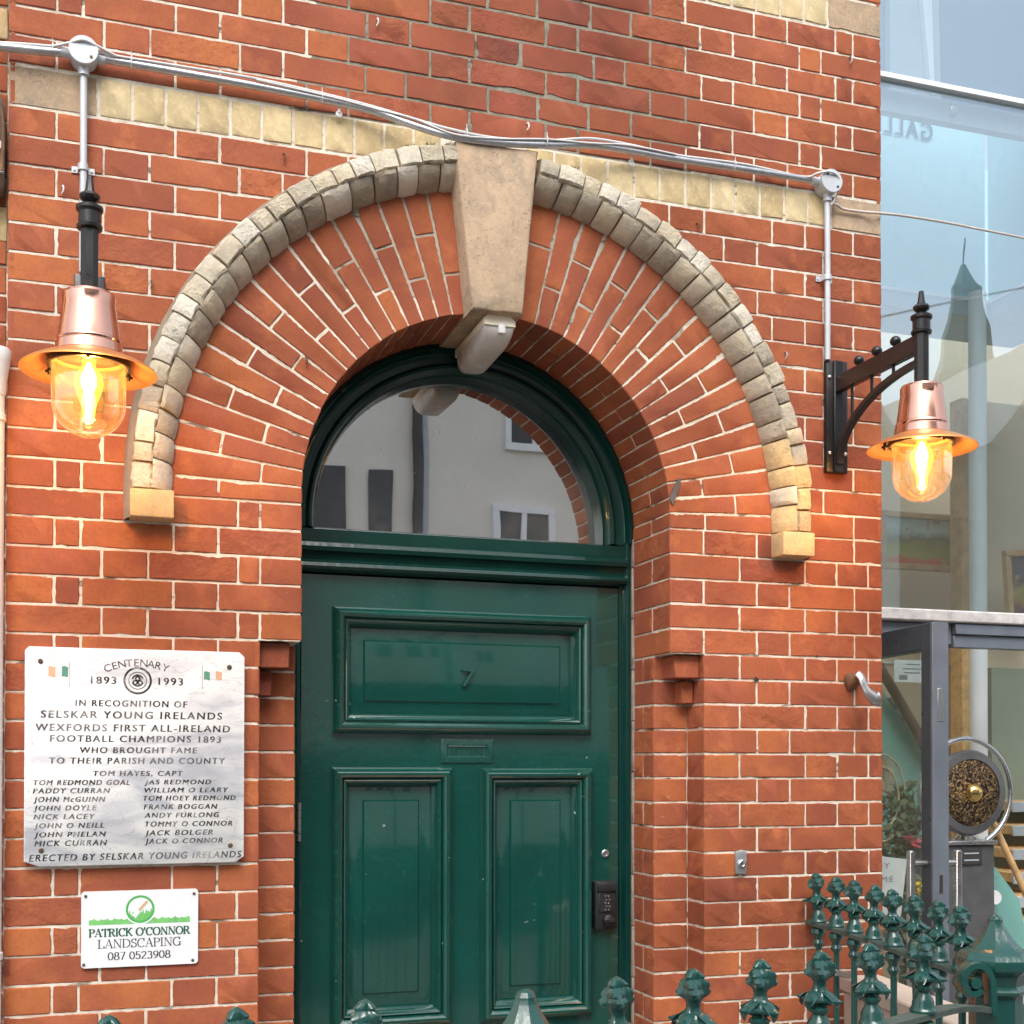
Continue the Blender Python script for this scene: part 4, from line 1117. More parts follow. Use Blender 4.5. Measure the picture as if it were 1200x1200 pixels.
# white ring gap and trowel
ring(em, ec, .0350, .0385, YS-.0001, 3, 20, PI+.25, 2*PI-.5)
d = Vector((.66, 0, .75)).normalized(); nrm_ = Vector((-d.z, 0, d.x))
def quad(mb, c, l0, l1, w0, w1, mi, y):
    p = [c+d*l0+nrm_*w0, c+d*l0-nrm_*w0, c+d*l1-nrm_*w1, c+d*l1+nrm_*w1]; mb.poly([(q.x, y, q.z) for q in p], mi)
cc = Vector((ec.x, 0, ec.z))
quad(em, cc, -.004, .0265, .0032, .0032, 4, YS-.0003); quad(em, cc, -.024, -.004, .0060, .0045, 3, YS-.0003); quad(em, cc, -.034, -.024, .0004, .0018, 5, YS-.0003)
part('emblem', em, [M['green_print'], M['lt_green_print'], M['lt_green_print'], M['sign'], M['wood_print'], M['grey_print']], pno)
# serif capitals drawn as strokes: (x0, y0, x1, y1, weight)
def arc_(cx, cy, rx, ry, a0, a1, n=10): return [(cx+rx*math.cos(math.radians(a0+(a1-a0)*i/n)), cy+ry*math.sin(math.radians(a0+(a1-a0)*i/n))) for i in range(n+1)]
GL = {
 'P': (.62, [[(.14, 0), (.14, 1)], [(.14, .97), (.34, .97)]+arc_(.34, .74, .24, .23, 90, -90)+[(.14, .50)]], [(.14, 0), (.08, 1)]),
 'A': (.76, [[(.08, 0), (.37, 1)], [(.38, 1), (.66, 0)], [(.2, .33), (.56, .33)]], [(.08, 0), (.66, 0)]),
 'T': (.70, [[(.35, 0), (.35, 1)], [(.03, .97), (.67, .97)], [(.04, .97), (.04, .80)], [(.66, .97), (.66, .80)]], [(.35, 0)]),
 'R': (.72, [[(.14, 0), (.14, 1)], [(.14, .97), (.34, .97)]+arc_(.34, .75, .22, .22, 90, -90)+[(.14, .52)], [(.34, .52), (.64, 0)]], [(.14, 0), (.66, 0)]),
 'I': (.34, [[(.17, 0), (.17, 1)]], [(.17, 0), (.17, 1)]),
 'C': (.74, [arc_(.40, .5, .33, .5, 48, 312, 16), [(.64, .98), (.64, .74)]], []),
 'K': (.76, [[(.14, 0), (.14, 1)], [(.16, .42), (.60, 1)], [(.30, .56), (.66, 0)]], [(.14, 0), (.14, 1), (.62, 1), (.68, 0)]),
 'O': (.84, [arc_(.42, .5, .35, .5, 0, 360, 24)], []),
 "'": (.24, [[(.12, 1), (.10, .72)]], []),
 'N': (.82, [[(.14, 0), (.14, 1)], [(.14, 1), (.68, 0)], [(.68, 0), (.68, 1)]], [(.14, 0), (.68, 1)]),
 'L': (.64, [[(.14, 0), (.14, 1)], [(.14, .03), (.58, .03)], [(.58, .03), (.58, .22)]], [(.14, 1), (.14, 0)]),
 'D': (.80, [[(.14, 0), (.14, 1)], [(.14, .97), (.34, .97)]+arc_(.36, .5, .36, .47, 90, -90, 14)+[(.14, .03)]], []),
 'S': (.58, [arc_(.29, .75, .20, .23, 30, 270, 10)+arc_(.29, .26, .22, .25, 90, -150, 10), [(.46, .98), (.46, .78)], [(.08, .02), (.08, .24)]], []),
 'G': (.80, [arc_(.42, .5, .34, .5, 48, 330, 16), [(.70, .42), (.70, .06)], [(.66, .98), (.66, .76)]], [(.70, .42)]),
 '0': (.60, [arc_(.30, .48, .23, .47, 0, 360, 20)], []), '8': (.60, [arc_(.30, .72, .18, .23, 0, 360, 16), arc_(.30, .25, .23, .25, 0, 360, 16)], []),
 '7': (.58, [[(.08, .95), (.50, .95)], [(.50, .95), (.22, 0)]], []), '5': (.58, [[(.48, .95), (.16, .95)], [(.16, .95), (.13, .55)], arc_(.27, .30, .22, .30, 130, -150, 14)], []),
 '2': (.60, [arc_(.28, .70, .20, .25, 160, -30, 10)+[(.08, .03), (.52, .03)]], []), '3': (.58, [arc_(.27, .73, .18, .22, 150, -80, 10), arc_(.27, .27, .22, .27, 85, -150, 12)], []),
 '9': (.60, [arc_(.30, .66, .21, .28, 0, 360, 16), [(.50, .62), (.46, .30), (.18, 0)]], []), ' ': (.34, [], [])}
def serif_text(mb, s, xa, xb, z0, h, y, mi, fat=1.0):
    tot = sum(GL[c_][0] for c_ in s); k = (xb-xa)/tot; x = xa
    for c_ in s:
        w, st, sf = GL[c_]
        for ln in st:
            for (p, q) in zip(ln[:-1], ln[1:]):
                dx, dy = (q[0]-p[0])*k, (q[1]-p[1])*h; L_ = math.hypot(dx, dy)
                if L_ < 1e-7: continue
                wt = h*(.034+.062*abs(dy)/L_)*fat
                if c_ in 'AN' and dx*dy > 0: wt = h*.04*fat
                if c_ == 'N' and abs(dx) < 1e-6: wt = h*.045*fat
                nx, ny = -dy/L_*wt, dx/L_*wt; ex, ey = dx/L_*wt*.5, dy/L_*wt*.5
                a_ = (x+p[0]*k-ex, z0+p[1]*h-ey); b_ = (x+q[0]*k+ex, z0+q[1]*h+ey); y -= .000002
                mb.poly([(a_[0]+nx, y, a_[1]+ny), (a_[0]-nx, y, a_[1]-ny), (b_[0]-nx, y, b_[1]-ny), (b_[0]+nx, y, b_[1]+ny)], mi)
        for (px, py) in sf:
            sx = .15*k; sz = .035*h*fat; zc_ = z0+py*h+(sz if py < .5 else -sz); y -= .000002
            mb.poly([(x+px*k-sx, y, zc_-sz), (x+px*k+sx, y, zc_-sz), (x+px*k+sx, y, zc_+sz), (x+px*k-sx, y, zc_+sz)], mi)
        x += w*k
for s, xa, xb, yc, h, mk, fat in (("PATRICK O'CONNOR", 312, 667, 275, 27, 'dkgreen_print', 1.15), ('LANDSCAPING', 343, 636, 314, 30, 'ink_sign', .7), ('087 0523908', 378, 600, 357, 27, 'ink_sign', .8)):
    lt = MB(); a, b = S3(xa, yc+h/2), S3(xb, yc+h/2); m_ = S3((xa+xb)/2, yc+h/2)
    serif_text(lt, s, a.x, b.x, m_.z, (S3((xa+xb)/2, yc-h/2)-m_).z, YS, 0, fat)
    part('lettering', lt, M[mk], pno)
for x, y in ((301, 151), (682, 141), (294, 392), (677, 375)):
    sc = MB(); p = S3(x, y); sc.lathe([(.0038, -.007), (.0038, -.010), (.002, -.0112), (.0004, -.0113)], (p.x, 0, p.z), 'y', 12); part('screw', sc, M['screw'], sg)

# ------------------------------------------------------------------ small fittings on the wall
p = W(868.5, 1011, -.01); sw = thing('key_switch', 'small grey key switch plate on brick right of the door', 'switch', (p.x, 0, p.z))
b_ = MB(); b_.box(p.x-.018, p.x+.018, -.012, -.001, p.z-.034, p.z+.034, .003, seg=2); part('plate', b_, M['galv'], sw)
b_ = MB(); b_.lathe([(.0125, -.011), (.0125, -.018), (.010, -.020), (.0075, -.020), (.006, -.015), (.0005, -.015)], (p.x, 0, p.z-.003), 'y', 20); part('barrel', b_, M['chrome'], sw)
p = W(998, 800, 0); hk = thing('wall_hook', 'worn metal lever hook sticking out of the brick near the corner', 'hook', (p.x, 0, p.z))
b_ = MB(); b_.lathe([(.026, 0), (.027, -.008), (.020, -.018), (.013, -.030), (.011, -.05)], (p.x-.002, 0, p.z+.004), 'y', 20, fn=lambda i, ph: 1+.12*math.sin(3*ph+i)); part('rose', b_, M['rust'], hk)
b_ = MB(); pts = smooth([(p.x-.016, -.048, p.z+.026), (p.x-.006, -.058, p.z+.014), (p.x+.000, -.066, p.z-.012), (p.x+.012, -.072, p.z-.036), (p.x+.032, -.074, p.z-.052), (p.x+.047, -.072, p.z-.052)], 6)
rings = []
for i, q in enumerate(pts):
    t_ = i/(len(pts)-1); rad = .0100+.0100*max(0, (t_-.45))/.55
    if i == len(pts)-1: rad = .008
    tan = (pts[min(i+1, len(pts)-1)]-pts[max(i-1, 0)]).normalized(); a_ = Vector((0, -1, 0)); c_ = tan.cross(a_).normalized()
    rings.append([b_.vert(q+c_*rad*math.cos(2*PI*j/14)*1.25+a_*rad*math.sin(2*PI*j/14)*.75) for j in range(14)])
for i in range(len(rings)-1):
    for j in range(14): b_.face((rings[i][j], rings[i][(j+1) % 14], rings[i+1][(j+1) % 14], rings[i+1][j]))
b_.face(rings[0]); b_.face(rings[-1][::-1])
part('lever', b_, M['steel'], hk, fix=True, ang=60)
# drill holes, old fixings, and a white feather modelled as one of them
for u, v, r_, mk in ((886, 796.5, .007, 'void'), (957, 769, .003, 'void')):
    q = W(u, v); b_ = MB(); b_.lathe([(r_*1.1, -.0018), (r_, -.001), (r_*.8, .0), (.0005, .0)], (q.x, 0, q.z), 'y', 12, fn=lambda i, ph: 1+.2*math.sin(3*ph+2))
    part('drill_hole', b_, M['void'], bld)
nl = [(332, 186, 'steel'), (171, 330, 'rust'), (540, 120, 'plastic_white')]
for u, v, mk in ((332, 186, 'rust'), (177, 335, 'rust'), (73, 224, 'plastic_white'), (441, 28, 'plastic_white'), (617, 150, 'plastic_white'), (358, 424, 'rust'), (816, 267, 'rust'), (919, 418, 'steel'), (995, 72, 'steel')):
    q = W(u, v); b_ = MB()
    b_.tube(smooth([(q.x, .002, q.z+.012), (q.x+.002, -.010, q.z+.010), (q.x+.003, -.012, q.z-.002), (q.x-.001, -.008, q.z-.010)], 4), .0022, 6)
    part('wall_oddment', b_, M[mk], bld)

q0 = [W(u_, v_, -.004) for u_, v_ in ((788, 592), (785, 584), (789, 572), (795, 561), (798, 560), (797, 568), (792, 582))]
b_ = MB(); b_.prism([(q.x, q.z) for q in q0], -.0065, -.0005); tag(b_.build('feather', M['cabinet']), 'small dark grey feather stuck to the brick at the right springing of the arch', 'feather')
# moss on the crown of the hood
ms = MB()
for k in range(150):
    u = random.choice((U(474, 486), U(498, 510), U(521, 530), U(668, 676))); q = W(u, 166.5+(u-500)*.02 if u < 600 else 193, -.055)
    x, y, z = q.x, U(-.066, -.03), ZS+math.sqrt(max(0, (RO-.004)**2-(q.x-CX)**2))
    dx, dy, l_ = U(-.006, .006), U(-.007, .004), U(.005, .014)
    ms.poly([(x-.0016, y, z), (x+.0016, y, z), (x+dx, y+dy, z+l_)])
tag(ms.build('moss', M['moss']), 'tufts of green moss growing on the crown of the hood mould', 'moss', kind='stuff')

# ------------------------------------------------------------------ iron railings
ZTIP, ZBASE = 1.284, 1.138
FP = [(.0250, 0), (.0255, .005), (.0225, .009), (.0210, .013), (.0205, .020), (.0180, .027), (.0140, .033), (.0122, .038), (.0165, .043), (.0175, .047), (.0125, .052), (.0110, .055), (.0190, .059), (.0285, .061), (.0305, .065), (.0220, .070), (.0150, .077), (.0112, .085), (.0108, .092), (.0135, .098), (.0200, .104), (.0222, .110), (.0185, .116), (.0200, .120), (.0180, .126), (.0125, .131), (.0140, .135), (.0100, .142), (.0020, .147)]
def ffn(i, ph):
    h = FP[i][1]
    if .054 <= h <= .072: return 1+.36*math.cos(4*ph)+.14*math.cos(8*ph)
    if .072 < h < .09: return 1+.15*math.cos(4*ph+.6)
    if .1 <= h <= .137: return 1+.26*math.cos(3*ph+h*70)+.12*math.cos(7*ph+h*160)
    return 1
fin0 = MB(); fin0.lathe([(r, h) for r, h in FP], (0, 0, 0), 'z', 36, fn=ffn)
# curled leaf tips hanging from the waist
for q in range(4):
    a = q*PI/2
    tip = [Vector((math.cos(a)*r, math.sin(a)*r, z)) for r, z in ((.010, .078), (.019, .074), (.029, .067), (.035, .057), (.033, .049))]
    rings = []
    for i, c_ in enumerate(tip):
        w = (.010, .013, .012, .008, .002)[i]; t_ = Vector((-math.sin(a), math.cos(a), 0)); n_ = Vector((0, 0, 1))
        rings.append([fin0.vert(c_+t_*w), fin0.vert(c_+n_*.004), fin0.vert(c_-t_*w), fin0.vert(c_-n_*.002)])
    for i in range(4):
        for j in range(4): fin0.face((rings[i][j], rings[i][(j+1) % 4], rings[i+1][(j+1) % 4], rings[i+1][j]))
    fin0.face(rings[-1])
fin_ob = fin0.build('finial', M['iron'], None, fix=True, ang=42); fin_mesh = fin_ob.data; bpy.data.objects.remove(fin_ob)
bar0 = MB(); bar0.tube([(0, 0, -1.05), (0, 0, -.018)], .0085, 10); bar0.lathe([(.009, -.075), (.014, -.068), (.017, -.060), (.012, -.050), (.016, -.040), (.023, -.030), (.020, -.018), (.012, -.013)], (0, 0, 0), 'z', 12)
bar_ob = bar0.build('baluster', M['iron'], None, ang=42); bar_mesh = bar_ob.data; bpy.data.objects.remove(bar_ob)
def railing(label, pts, zs, railpts, loc):
    t = thing('iron_railing', label, 'railing', loc)
    for (x, y), z in zip(pts, zs):
        f_ = bpy.data.objects.new('finial', fin_mesh); C.objects.link(f_); f_.parent = t; f_.location = (x-loc[0], y-loc[1], z-loc[2]); f_.rotation_euler = (U(-.05, .05), U(-.05, .05), U(-.3, .3)+.5); s_ = U(.97, 1.03); f_.scale = (s_, s_, 1)
        b_ = bpy.data.objects.new('baluster', bar_mesh); C.objects.link(b_); b_.parent = t; b_.location = f_.location
    r_ = MB(); r_.sweep(railpts, [(-.019, -.012), (-.019, -.001), (-.016, 0), (.016, 0), (.019, -.001), (.019, -.012)], upv=(0, 0, 1))
    part('top_rail', r_, M['rail'], t)
    r_ = MB(); r_.sweep([(p[0], p[1], .22) for p in railpts], [(-.017, -.006), (-.017, .006), (.017, .006), (.017, -.006)], upv=(0, 0, 1))
    part('bottom_rail', r_, M['iron'], t)
    return t
CP = (1.868, -1.065); GP = (.597, -1.632)
ret = [(2.050, -.060), (2.040, -.172), (2.015, -.300), (1.990, -.428), (1.962, -.560), (1.935, -.690), (1.912, -.812), (1.886, -.930)]
railing('green iron side railing running from the brick wall to the corner post', ret, [ZBASE]*8, [(2.062, .0, ZBASE)]+[(x, y, ZBASE) for x, y in ret]+[(1.872, -1.02, ZBASE)], (2.0, -.5, 0))
fr_ = [(.756, -1.605), (.896, -1.566), (1.039, -1.515), (1.185, -1.460), (1.331, -1.402), (1.490, -1.330)]
fz = [ZBASE]*6
railing('green iron front railing right of the gate post curving up to the corner post', fr_, fz,
        smooth([(GP[0], GP[1], ZBASE)]+[(x, y, ZBASE) for x, y in fr_]+[(1.60, -1.265, ZBASE-.006), (1.70, -1.198, ZBASE-.022), (1.77, -1.140, ZBASE-.040), (1.830, -1.092, ZBASE-.048)], 4), (1.2, -1.45, 0))
lf_ = [(.027+.1625*i-.1625*3, -1.672) for i in range(6)]
railing('green iron front railing left of the gate post, only its tips in view', lf_, [ZBASE]*6, [(-.60, -1.672, ZBASE)]+[(x, y, ZBASE) for x, y in lf_]+[(GP[0], GP[1], ZBASE)], (0, -1.67, 0))
def post(label, x, y, scroll, rot):
    t = thing('railing_post', label, 'post', (x, y, 0), 'iron railing posts')
    b_ = MB(); b_.lathe([(.066, 0), (.066, .06), (.0555, .075), (.0555, 1.104), (.060, 1.108), (.067, 1.113), (.068, 1.119), (.063, 1.125), (.058, 1.129)], (x, y, 0), 'z', 8, phase=rot)
    part('shaft', b_, M['iron'], t, ang=20)
    b_ = MB(); b_.lathe([(.057, 1.127), (.059, 1.140), (.063, 1.151), (.073, 1.159), (.080, 1.165), (.083, 1.174), (.0815, 1.186), (.075, 1.196), (.066, 1.203), (.056, 1.207), (.0525, 1.210), (.0445, 1.217), (.037, 1.226), (.030, 1.236), (.024, 1.246), (.018, 1.257), (.0155, 1.263), (.0155, 1.268), (.012, 1.275), (.006, 1.279), (.0008, 1.2805)], (x, y, 0), 'z', 8, phase=rot)
    part('cap', b_, M['iron'], t, ang=24)
    if scroll:
        s_ = MB(); d_ = Vector((-.95, .25, 0)).normalized(); pts = []
        c0 = Vector((1.768, -1.118, 1.146))
        for i in range(34):
            a = -.5*PI+i/33*2.05*PI; r_ = .036-.020*i/33
            pts.append(c0-d_*r_*math.cos(a)+Vector((0, 0, 1))*r_*math.sin(a))
        pts = [c0-d_*.040+Vector((0, 0, -.068)), c0-d_*.038+Vector((0, 0, -.034))]+[c0-d_*.036*math.cos(a)+Vector((0, 0, .036*math.sin(a))) for a in [0.0]]+[c0-d_*(.036-.020*i/30)*math.cos(i/30*1.75*PI)+Vector((0, 0, 1.2*(.036-.020*i/30)*math.sin(i/30*1.75*PI))) for i in range(1, 31)]
        side_ = d_.cross(Vector((0, 0, 1)))
        s_.sweep(pts, [(-.006, -.020), (-.008, 0), (-.006, .020), (.006, .020), (.008, 0), (.006, -.020)], upv=side_)
        s_.tube([c0+side_*-.02, c0+side_*.02], .012, 10)
        part('scroll', s_, M['iron'], t, fix=True, ang=50)
    return t
post('green corner post with pyramid cap and curled scroll beside the gallery door', CP[0], CP[1], True, math.atan2(-DIST-CP[1], -CP[0]))
post('green gate post with pointed cap in front of the door', GP[0], GP[1], False, math.atan2(-DIST-GP[1], -GP[0])+.25)
b_ = MB(); a0_, a1_ = Vector((2.19, -.06, 0)), Vector((2.02, -1.0, 0)); dd_ = (a1_-a0_).normalized(); ll_ = (a1_-a0_).length
mm_ = Matrix(((dd_.x, -dd_.y, 0, a0_.x), (dd_.y, dd_.x, 0, a0_.y), (0, 0, 1, 0), (0, 0, 0, 1)))
lwl = thing('low_wall', 'low beige rendered ramp wall behind the green side railing', 'wall', (2.1, -.5, .12))
b_.box(0, ll_, -.05, .05, .12, .93, .004, mat=mm_); part('body', b_, M['pinkrender'], lwl)
b_ = MB(); b_.box(-.005, ll_+.01, -.065, .065, .931, .975, .006, mat=mm_); part('coping', b_, M['pinkrender'], lwl)
# broken slip of wood tied to the side railing
q = W(985, 1141, -.2); b_ = MB(); b_.box(-.045, .045, -.012, .012, -.009, .009, .002, mat=Matrix.Translation(q) @ Matrix.Rotation(.25, 4, 'Y') @ Matrix.Rotation(.5, 4, 'Z'))
tag(b_.build('wood_offcut', M['grey_timber']), 'weathered wooden offcut wedged on the green side railing', 'offcut')

# ------------------------------------------------------------------ left neighbour
lw = thing('brick_wall', 'set back red brick wall left of the arched front with yellow bands', 'wall', (-.5, .06, 0))
b_ = MB()
for k in range(-14, 44):
    z1, z0 = zc(k)-.02, zc(k+1)-.02
    if z0 < .1: break
    xs = fillrow(LB if k % 2 else LA, -.9, -.2015)
    for i in range(len(xs)-1): brick(b_, xs[i], xs[i+1], z0, z1, front_at(.055), tone(), (1, 1, 1, 1), step=.03)
b_.poly([(-3, .06, 0), (-.2, .06, 0), (-.2, .06, 4.6), (-3, .06, 4.6)], 1)
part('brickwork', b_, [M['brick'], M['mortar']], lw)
b_ = MB()
for v0, v1 in ((8, 47), (241, 283)):
    z1, z0 = W(4, v0, .05).z, W(4, v1, .05).z
    for i in range(8): brick(b_, -.2015-.112*(i+1), -.2015-.112*i, z0, z1, front_at(.050), (U(.2, .6), .2, 0), step=.03)
part('yellow_band', b_, M['yellow'], lw)
mb_ = thing('meter_box', 'brown rounded box on the wall at the left edge', 'box', (-.25, 0, 2.7))
b_ = MB(); zt_, zb_ = W(4, 112, .0).z, W(4, 231, .0).z
b_.box(-.305, -.2065, -.03, .05, zb_, zt_, .030, seg=4); part('casing', b_, M['boxbrown'], mb_)
b_ = MB(); b_.tube(smooth([(-.232, -.03, zt_-.02), (-.212, -.034, zt_-.06), (-.2085, -.034, (zt_+zb_)/2), (-.212, -.034, zb_+.05)]), .005, 8); part('strap', b_, M['rust'], mb_)
for f_ in (.22, .45): 
    b_ = MB(); z_ = zb_+(zt_-zb_)*f_; b_.box(-.262, -.206, -.036, -.026, z_-.012, z_+.012, .003); part('latch', b_, M['steel'], mb_)
dp = thing('downpipe', 'white rainwater downpipe at the left edge of the brick front', 'pipe', (-.23, 0, 0))
zt_ = W(4, 440, -.03).z
b_ = MB(); b_.tube([(-.2255, -.03, .05), (-.2255, -.03, zt_)], .024, 16); part('pipe', b_, M['plastic_white'], dp, ang=60)
b_ = MB(); b_.lathe([(.026, zt_-.05), (.030, zt_-.01), (.036, zt_+.03), (.038, zt_+.06), (.034, zt_+.064)], (-.2255, -.03, 0), 'z', 24); part('hopper', b_, M['plastic_white'], dp, ang=50)
for v in (490, 1120):
    z_ = W(4, v, -.03).z; b_ = MB(); b_.lathe([(.0245, z_-.01), (.0275, z_-.008), (.0275, z_+.008), (.0245, z_+.01)], (-.2255, -.03, 0), 'z', 20); b_.box(-.27, -.205, -.012, .05, z_-.008, z_+.008, .002); part('bracket', b_, M['plastic_white'], dp)

# ------------------------------------------------------------------ glass gallery building on the right
GY = 1.06
ga = thing('gallery_building', 'glass fronted gallery set back beside the brick front', 'building', (4.2, GY, 0))
def gbox(name, mat, *a, **k):
    b_ = MB(); b_.box(*a, **k); return part(name, b_, M[mat], ga)
zw = 4.402
gx0, gx1 = 2.33, 6.2
gl_ = MB(); gl_.box(gx0, gx1, GY, GY+.012, 2.238, zw-.012); part('glass_pane', gl_, M['facade_glass'], ga)
gl_ = MB(); gl_.box(gx0, gx1, GY, GY+.012, zw+.014, 5.3); part('glass_pane', gl_, M['facade_glass'], ga)
gbox('glazing_bar', 'white_trim', gx0, gx1, GY-.022, GY+.03, zw-.010, zw+.012, b=.002)
gbox('fascia', 'grey_trim', gx0, gx1, GY+.05, GY+.09, zw-.105, zw-.012)
for x in (3.42,): 
    b_ = MB(); b_.lathe([(.022, GY+.05), (.022, GY+.030), (.015, GY+.026), (.0005, GY+.026)], (x, 0, zw-.055), 'y', 20); part('glass_fixing', b_, M['steel'], ga)
gbox('spandrel', 'slate_panel', gx0, gx1, GY+.20, GY+.24, zw+.0, 5.25)
# faceted white pier seen through the upper pane
b_ = MB(); pA, pB = W(1034, 0, GY+.36), W(1072, 88, GY+.36)
b_.prism([(pA.x-.1, zw+.03), (pA.x+.155, zw+.03), (pA.x+.135, zw+.9), (pA.x+.06, zw+1.0), (pA.x-.1, zw+1.0)], GY+.16, GY+.195); part('pier', b_, M['grey_trim'], ga)
b_ = MB(); b_.prism([(pA.x-.02, zw+1.0), (pA.x+.085, zw+.05), (pA.x+.10, zw+.05), (pA.x+.07, zw+1.0)], GY+.13, GY+.158); part('blind', b_, M['white_trim'], ga)
gbox('ledge', 'concrete', gx0, gx1, GY-.06, GY+.06, 2.187, 2.236, b=.006)
gbox('door_head', 'anth_light', 3.36, gx1, GY-.045, GY+.02, 2.141, 2.184, b=.002); gbox('door_head', 'anth_light', 3.36, gx1, GY-.03, GY+.02, 2.088, 2.137, b=.002)
gbox('door_head', 'anth_light', gx0, 3.357, GY-.02, GY+.02, 2.100, 2.184, b=.002)
# floor, walls
fl_ = MB(); fl_.poly([(2.33, GY-.06, .12), (6.5, GY-.06, .12), (6.5, 5.5, .12), (2.33, 5.5, .12)]); part('floor', fl_, M['interior_dark'], ga)
gbox('back_wall', 'interior', 2.36, 6.6, 3.20, 3.30, .12, 4.3); gbox('back_wall', 'aqua', 2.36, 7.5, 3.20, 3.30, 4.303, 5.3)
gbox('side_wall', 'interior', 2.33, 2.36, GY+.1, 3.3, .12, 4.5); gbox('side_wall', 'interior', 6.6, 6.65, GY+.1, 3.3, .12, 4.5)
# mezzanine with its glass balustrade
sz = 3.957
for (xa, xb, ya, yb) in ((2.365, 4.323, 2.0, 2.35), (4.3235, 4.75, GY+.12, 2.35)):
    gbox('mezzanine', 'grey_trim', xa, xb, ya, yb, sz-.085, sz-.012); gbox('mezzanine_edge', 'white_trim', xa-.004, xb, ya-.006, yb, sz-.0115, sz+.004)
b_ = MB(); b_.box(2.37, 4.318, 2.03, 2.042, sz+.006, 4.98); part('balustrade', b_, M['aqua'], ga)
b_ = MB(); b_.box(4.335, 4.347, GY+.14, 2.028, sz+.006, 4.98); part('balustrade', b_, M['aqua'], ga)
a_, c_ = W(1094, 160, 2.02), W(1006, 160, 2.02)
lt = MB(); zA = W(1065, 160, 2.02).z; hA = W(1065, 139, 2.02).z-zA
put_text(lt, 'GALLERY', W(992, 158, 2.02).x, W(1093, 158, 2.02).x, zA, hA, 2.022, 0, 0, 1.25, mirror=True, bold=.003); part('lettering', lt, M['aqua_text'], ga)
# white column and the wooden strip beside it
xa = W(1141, 700, 1.7).x; xb = W(1158, 700, 1.7).x
b_ = MB(); b_.lathe([((xb-xa)/2, .12), ((xb-xa)/2, sz-.09)], ((xa+xb)/2, 1.72, 0), 'z', 24); part('column', b_, M['white_trim'], ga, ang=50)
xa = W(1136, 700, 2.6).x; gbox('partition', 'interior', xa, 6.58, 2.62, 2.70, .12, sz-.3); gbox('trim', 'oak', xa-.05, xa-.002, 2.60, 2.70, .12, sz-.3)
gbox('board', 'greygreen', W(1162, 800, 2.5).x, 6.4, 2.50, 2.58, .125, W(1180, 783, 2.5).z)
# staircase on the right: treads with pale nosings
stc = thing('staircase', None, None); stc.parent = ga; stc.location = (0, 1, .1)
for i in range(9):
    v = 938+i*27; y = 2.40-i*.10; z = W(1185, v, y).z; x0 = W(1163, v, y).x
    b_ = MB(); b_.box(x0, x0+1.1, y-.15, y+.14, z-.05, z, .004); tr_ = part('tread', b_, M['oak'], stc)
    b_ = MB(); b_.box(x0-.002, x0+1.1, y-.165, y-.151, z-.058, z-.004, .003); part('nosing', b_, M['grey_trim'], tr_)
p0, p1 = W(1162, 960, 1.45), W(1215, 1075, 1.45)
b_ = MB(); b_.tube([p0, p1], .016, 10); part('handrail', b_, M['oak'], stc)
b_ = MB(); q = [W(1163, 1012, 1.6), W(1195, 1055, 1.6), W(1240, 1300, 1.6), W(1160, 1300, 1.6)]
b_.prism([(t_.x, t_.z) for t_ in q], 1.60, 1.615); part('glass_side', b_, M['teal_board'], stc)
b_ = MB(); q = W(1173, 1053, 1.5); b_.lathe([(.034, 1.57), (.034, 1.54), (.030, 1.532), (.0005, 1.532)], (q.x, 0, q.z), 'y', 20); part('fixing', b_, M['white_trim'], stc)
# stair on the left of the open leaf with brown rail and teal glass
pa, pb = W(1030, 780, 2.2), W(1100, 900, 2.2)
b_ = MB(); b_.tube([pa, pb], .026, 10); part('handrail', b_, M['walnut'], stc)
b_ = MB(); q = [W(1043, 818, 2.25), W(1048, 816, 2.25), W(1086, 870, 2.25), W(1100, 898, 2.25), W(1094, 898, 2.25)]; b_.prism([(t_.x, t_.z) for t_ in q], 2.25, 2.28); part('stringer', b_, M['steel'], stc)
b_ = MB(); q = [W(1025, 790, 2.30), W(1042, 822, 2.30), W(1095, 905, 2.30), W(1095, 1020, 2.30), W(1025, 1020, 2.30)]; b_.prism([(t_.x, t_.z) for t_ in q], 2.30, 2.315); part('glass_side', b_, M['teal_board'], stc)
gbox('dado', 'white_trim', 3.2, 6.0, 3.185, 3.199, W(1050, 778, 3.19).z, W(1050, 776, 3.19).z)

# open glass door leaf
dl = thing('glass_door', None, None); dl.parent = ga; dl.location = (0, -.9, 0)
fx = W(1102, 729, .2); fe = Vector((fx.x, .2, 0)); dv = Vector((.1125, .9936, 0)).normalized(); zt_ = fx.z
he = fe+dv*1.02; pv = Vector((dv.y, -dv.x, 0)); T_ = .030
def lbox(mb, s0, s1, z0, z1, t=T_, b=.002, off=0.0):
    m = Matrix(((dv.x, pv.x, 0, fe.x), (dv.y, pv.y, 0, fe.y), (0, 0, 1, 0), (0, 0, 0, 1)))
    mb.box(s0, s1, -t+off, t+off, z0, z1, b, mat=m)
b_ = MB(); lbox(b_, .012, .072, .13, zt_); lbox(b_, .94, 1.02, .13, zt_); lbox(b_, .072, .94, zt_-.085, zt_); lbox(b_, .072, .94, .13, .24)
part('frame', b_, M['anthracite'], dl)
b_ = MB(); lbox(b_, .0, .0115, .13, zt_, T_-.001, .001); part('edge', b_, M['anth_light'], dl)
b_ = MB(); lbox(b_, .072, .94, .24, zt_-.085, .004, 0); part('pane', b_, M['door_glass'], dl)
b_ = MB(); z_ = W(1106, 826, .2).z; lbox(b_, -.0025, .0005, z_-.055, z_+.055, .012, .001); part('lock_plate', b_, M['chrome'], dl)
b_ = MB(); z_ = W(1106, 1036, .2).z; lbox(b_, -.0025, .0005, z_-.03, z_+.03, .006, .001); part('latch', b_, M['void'], dl)
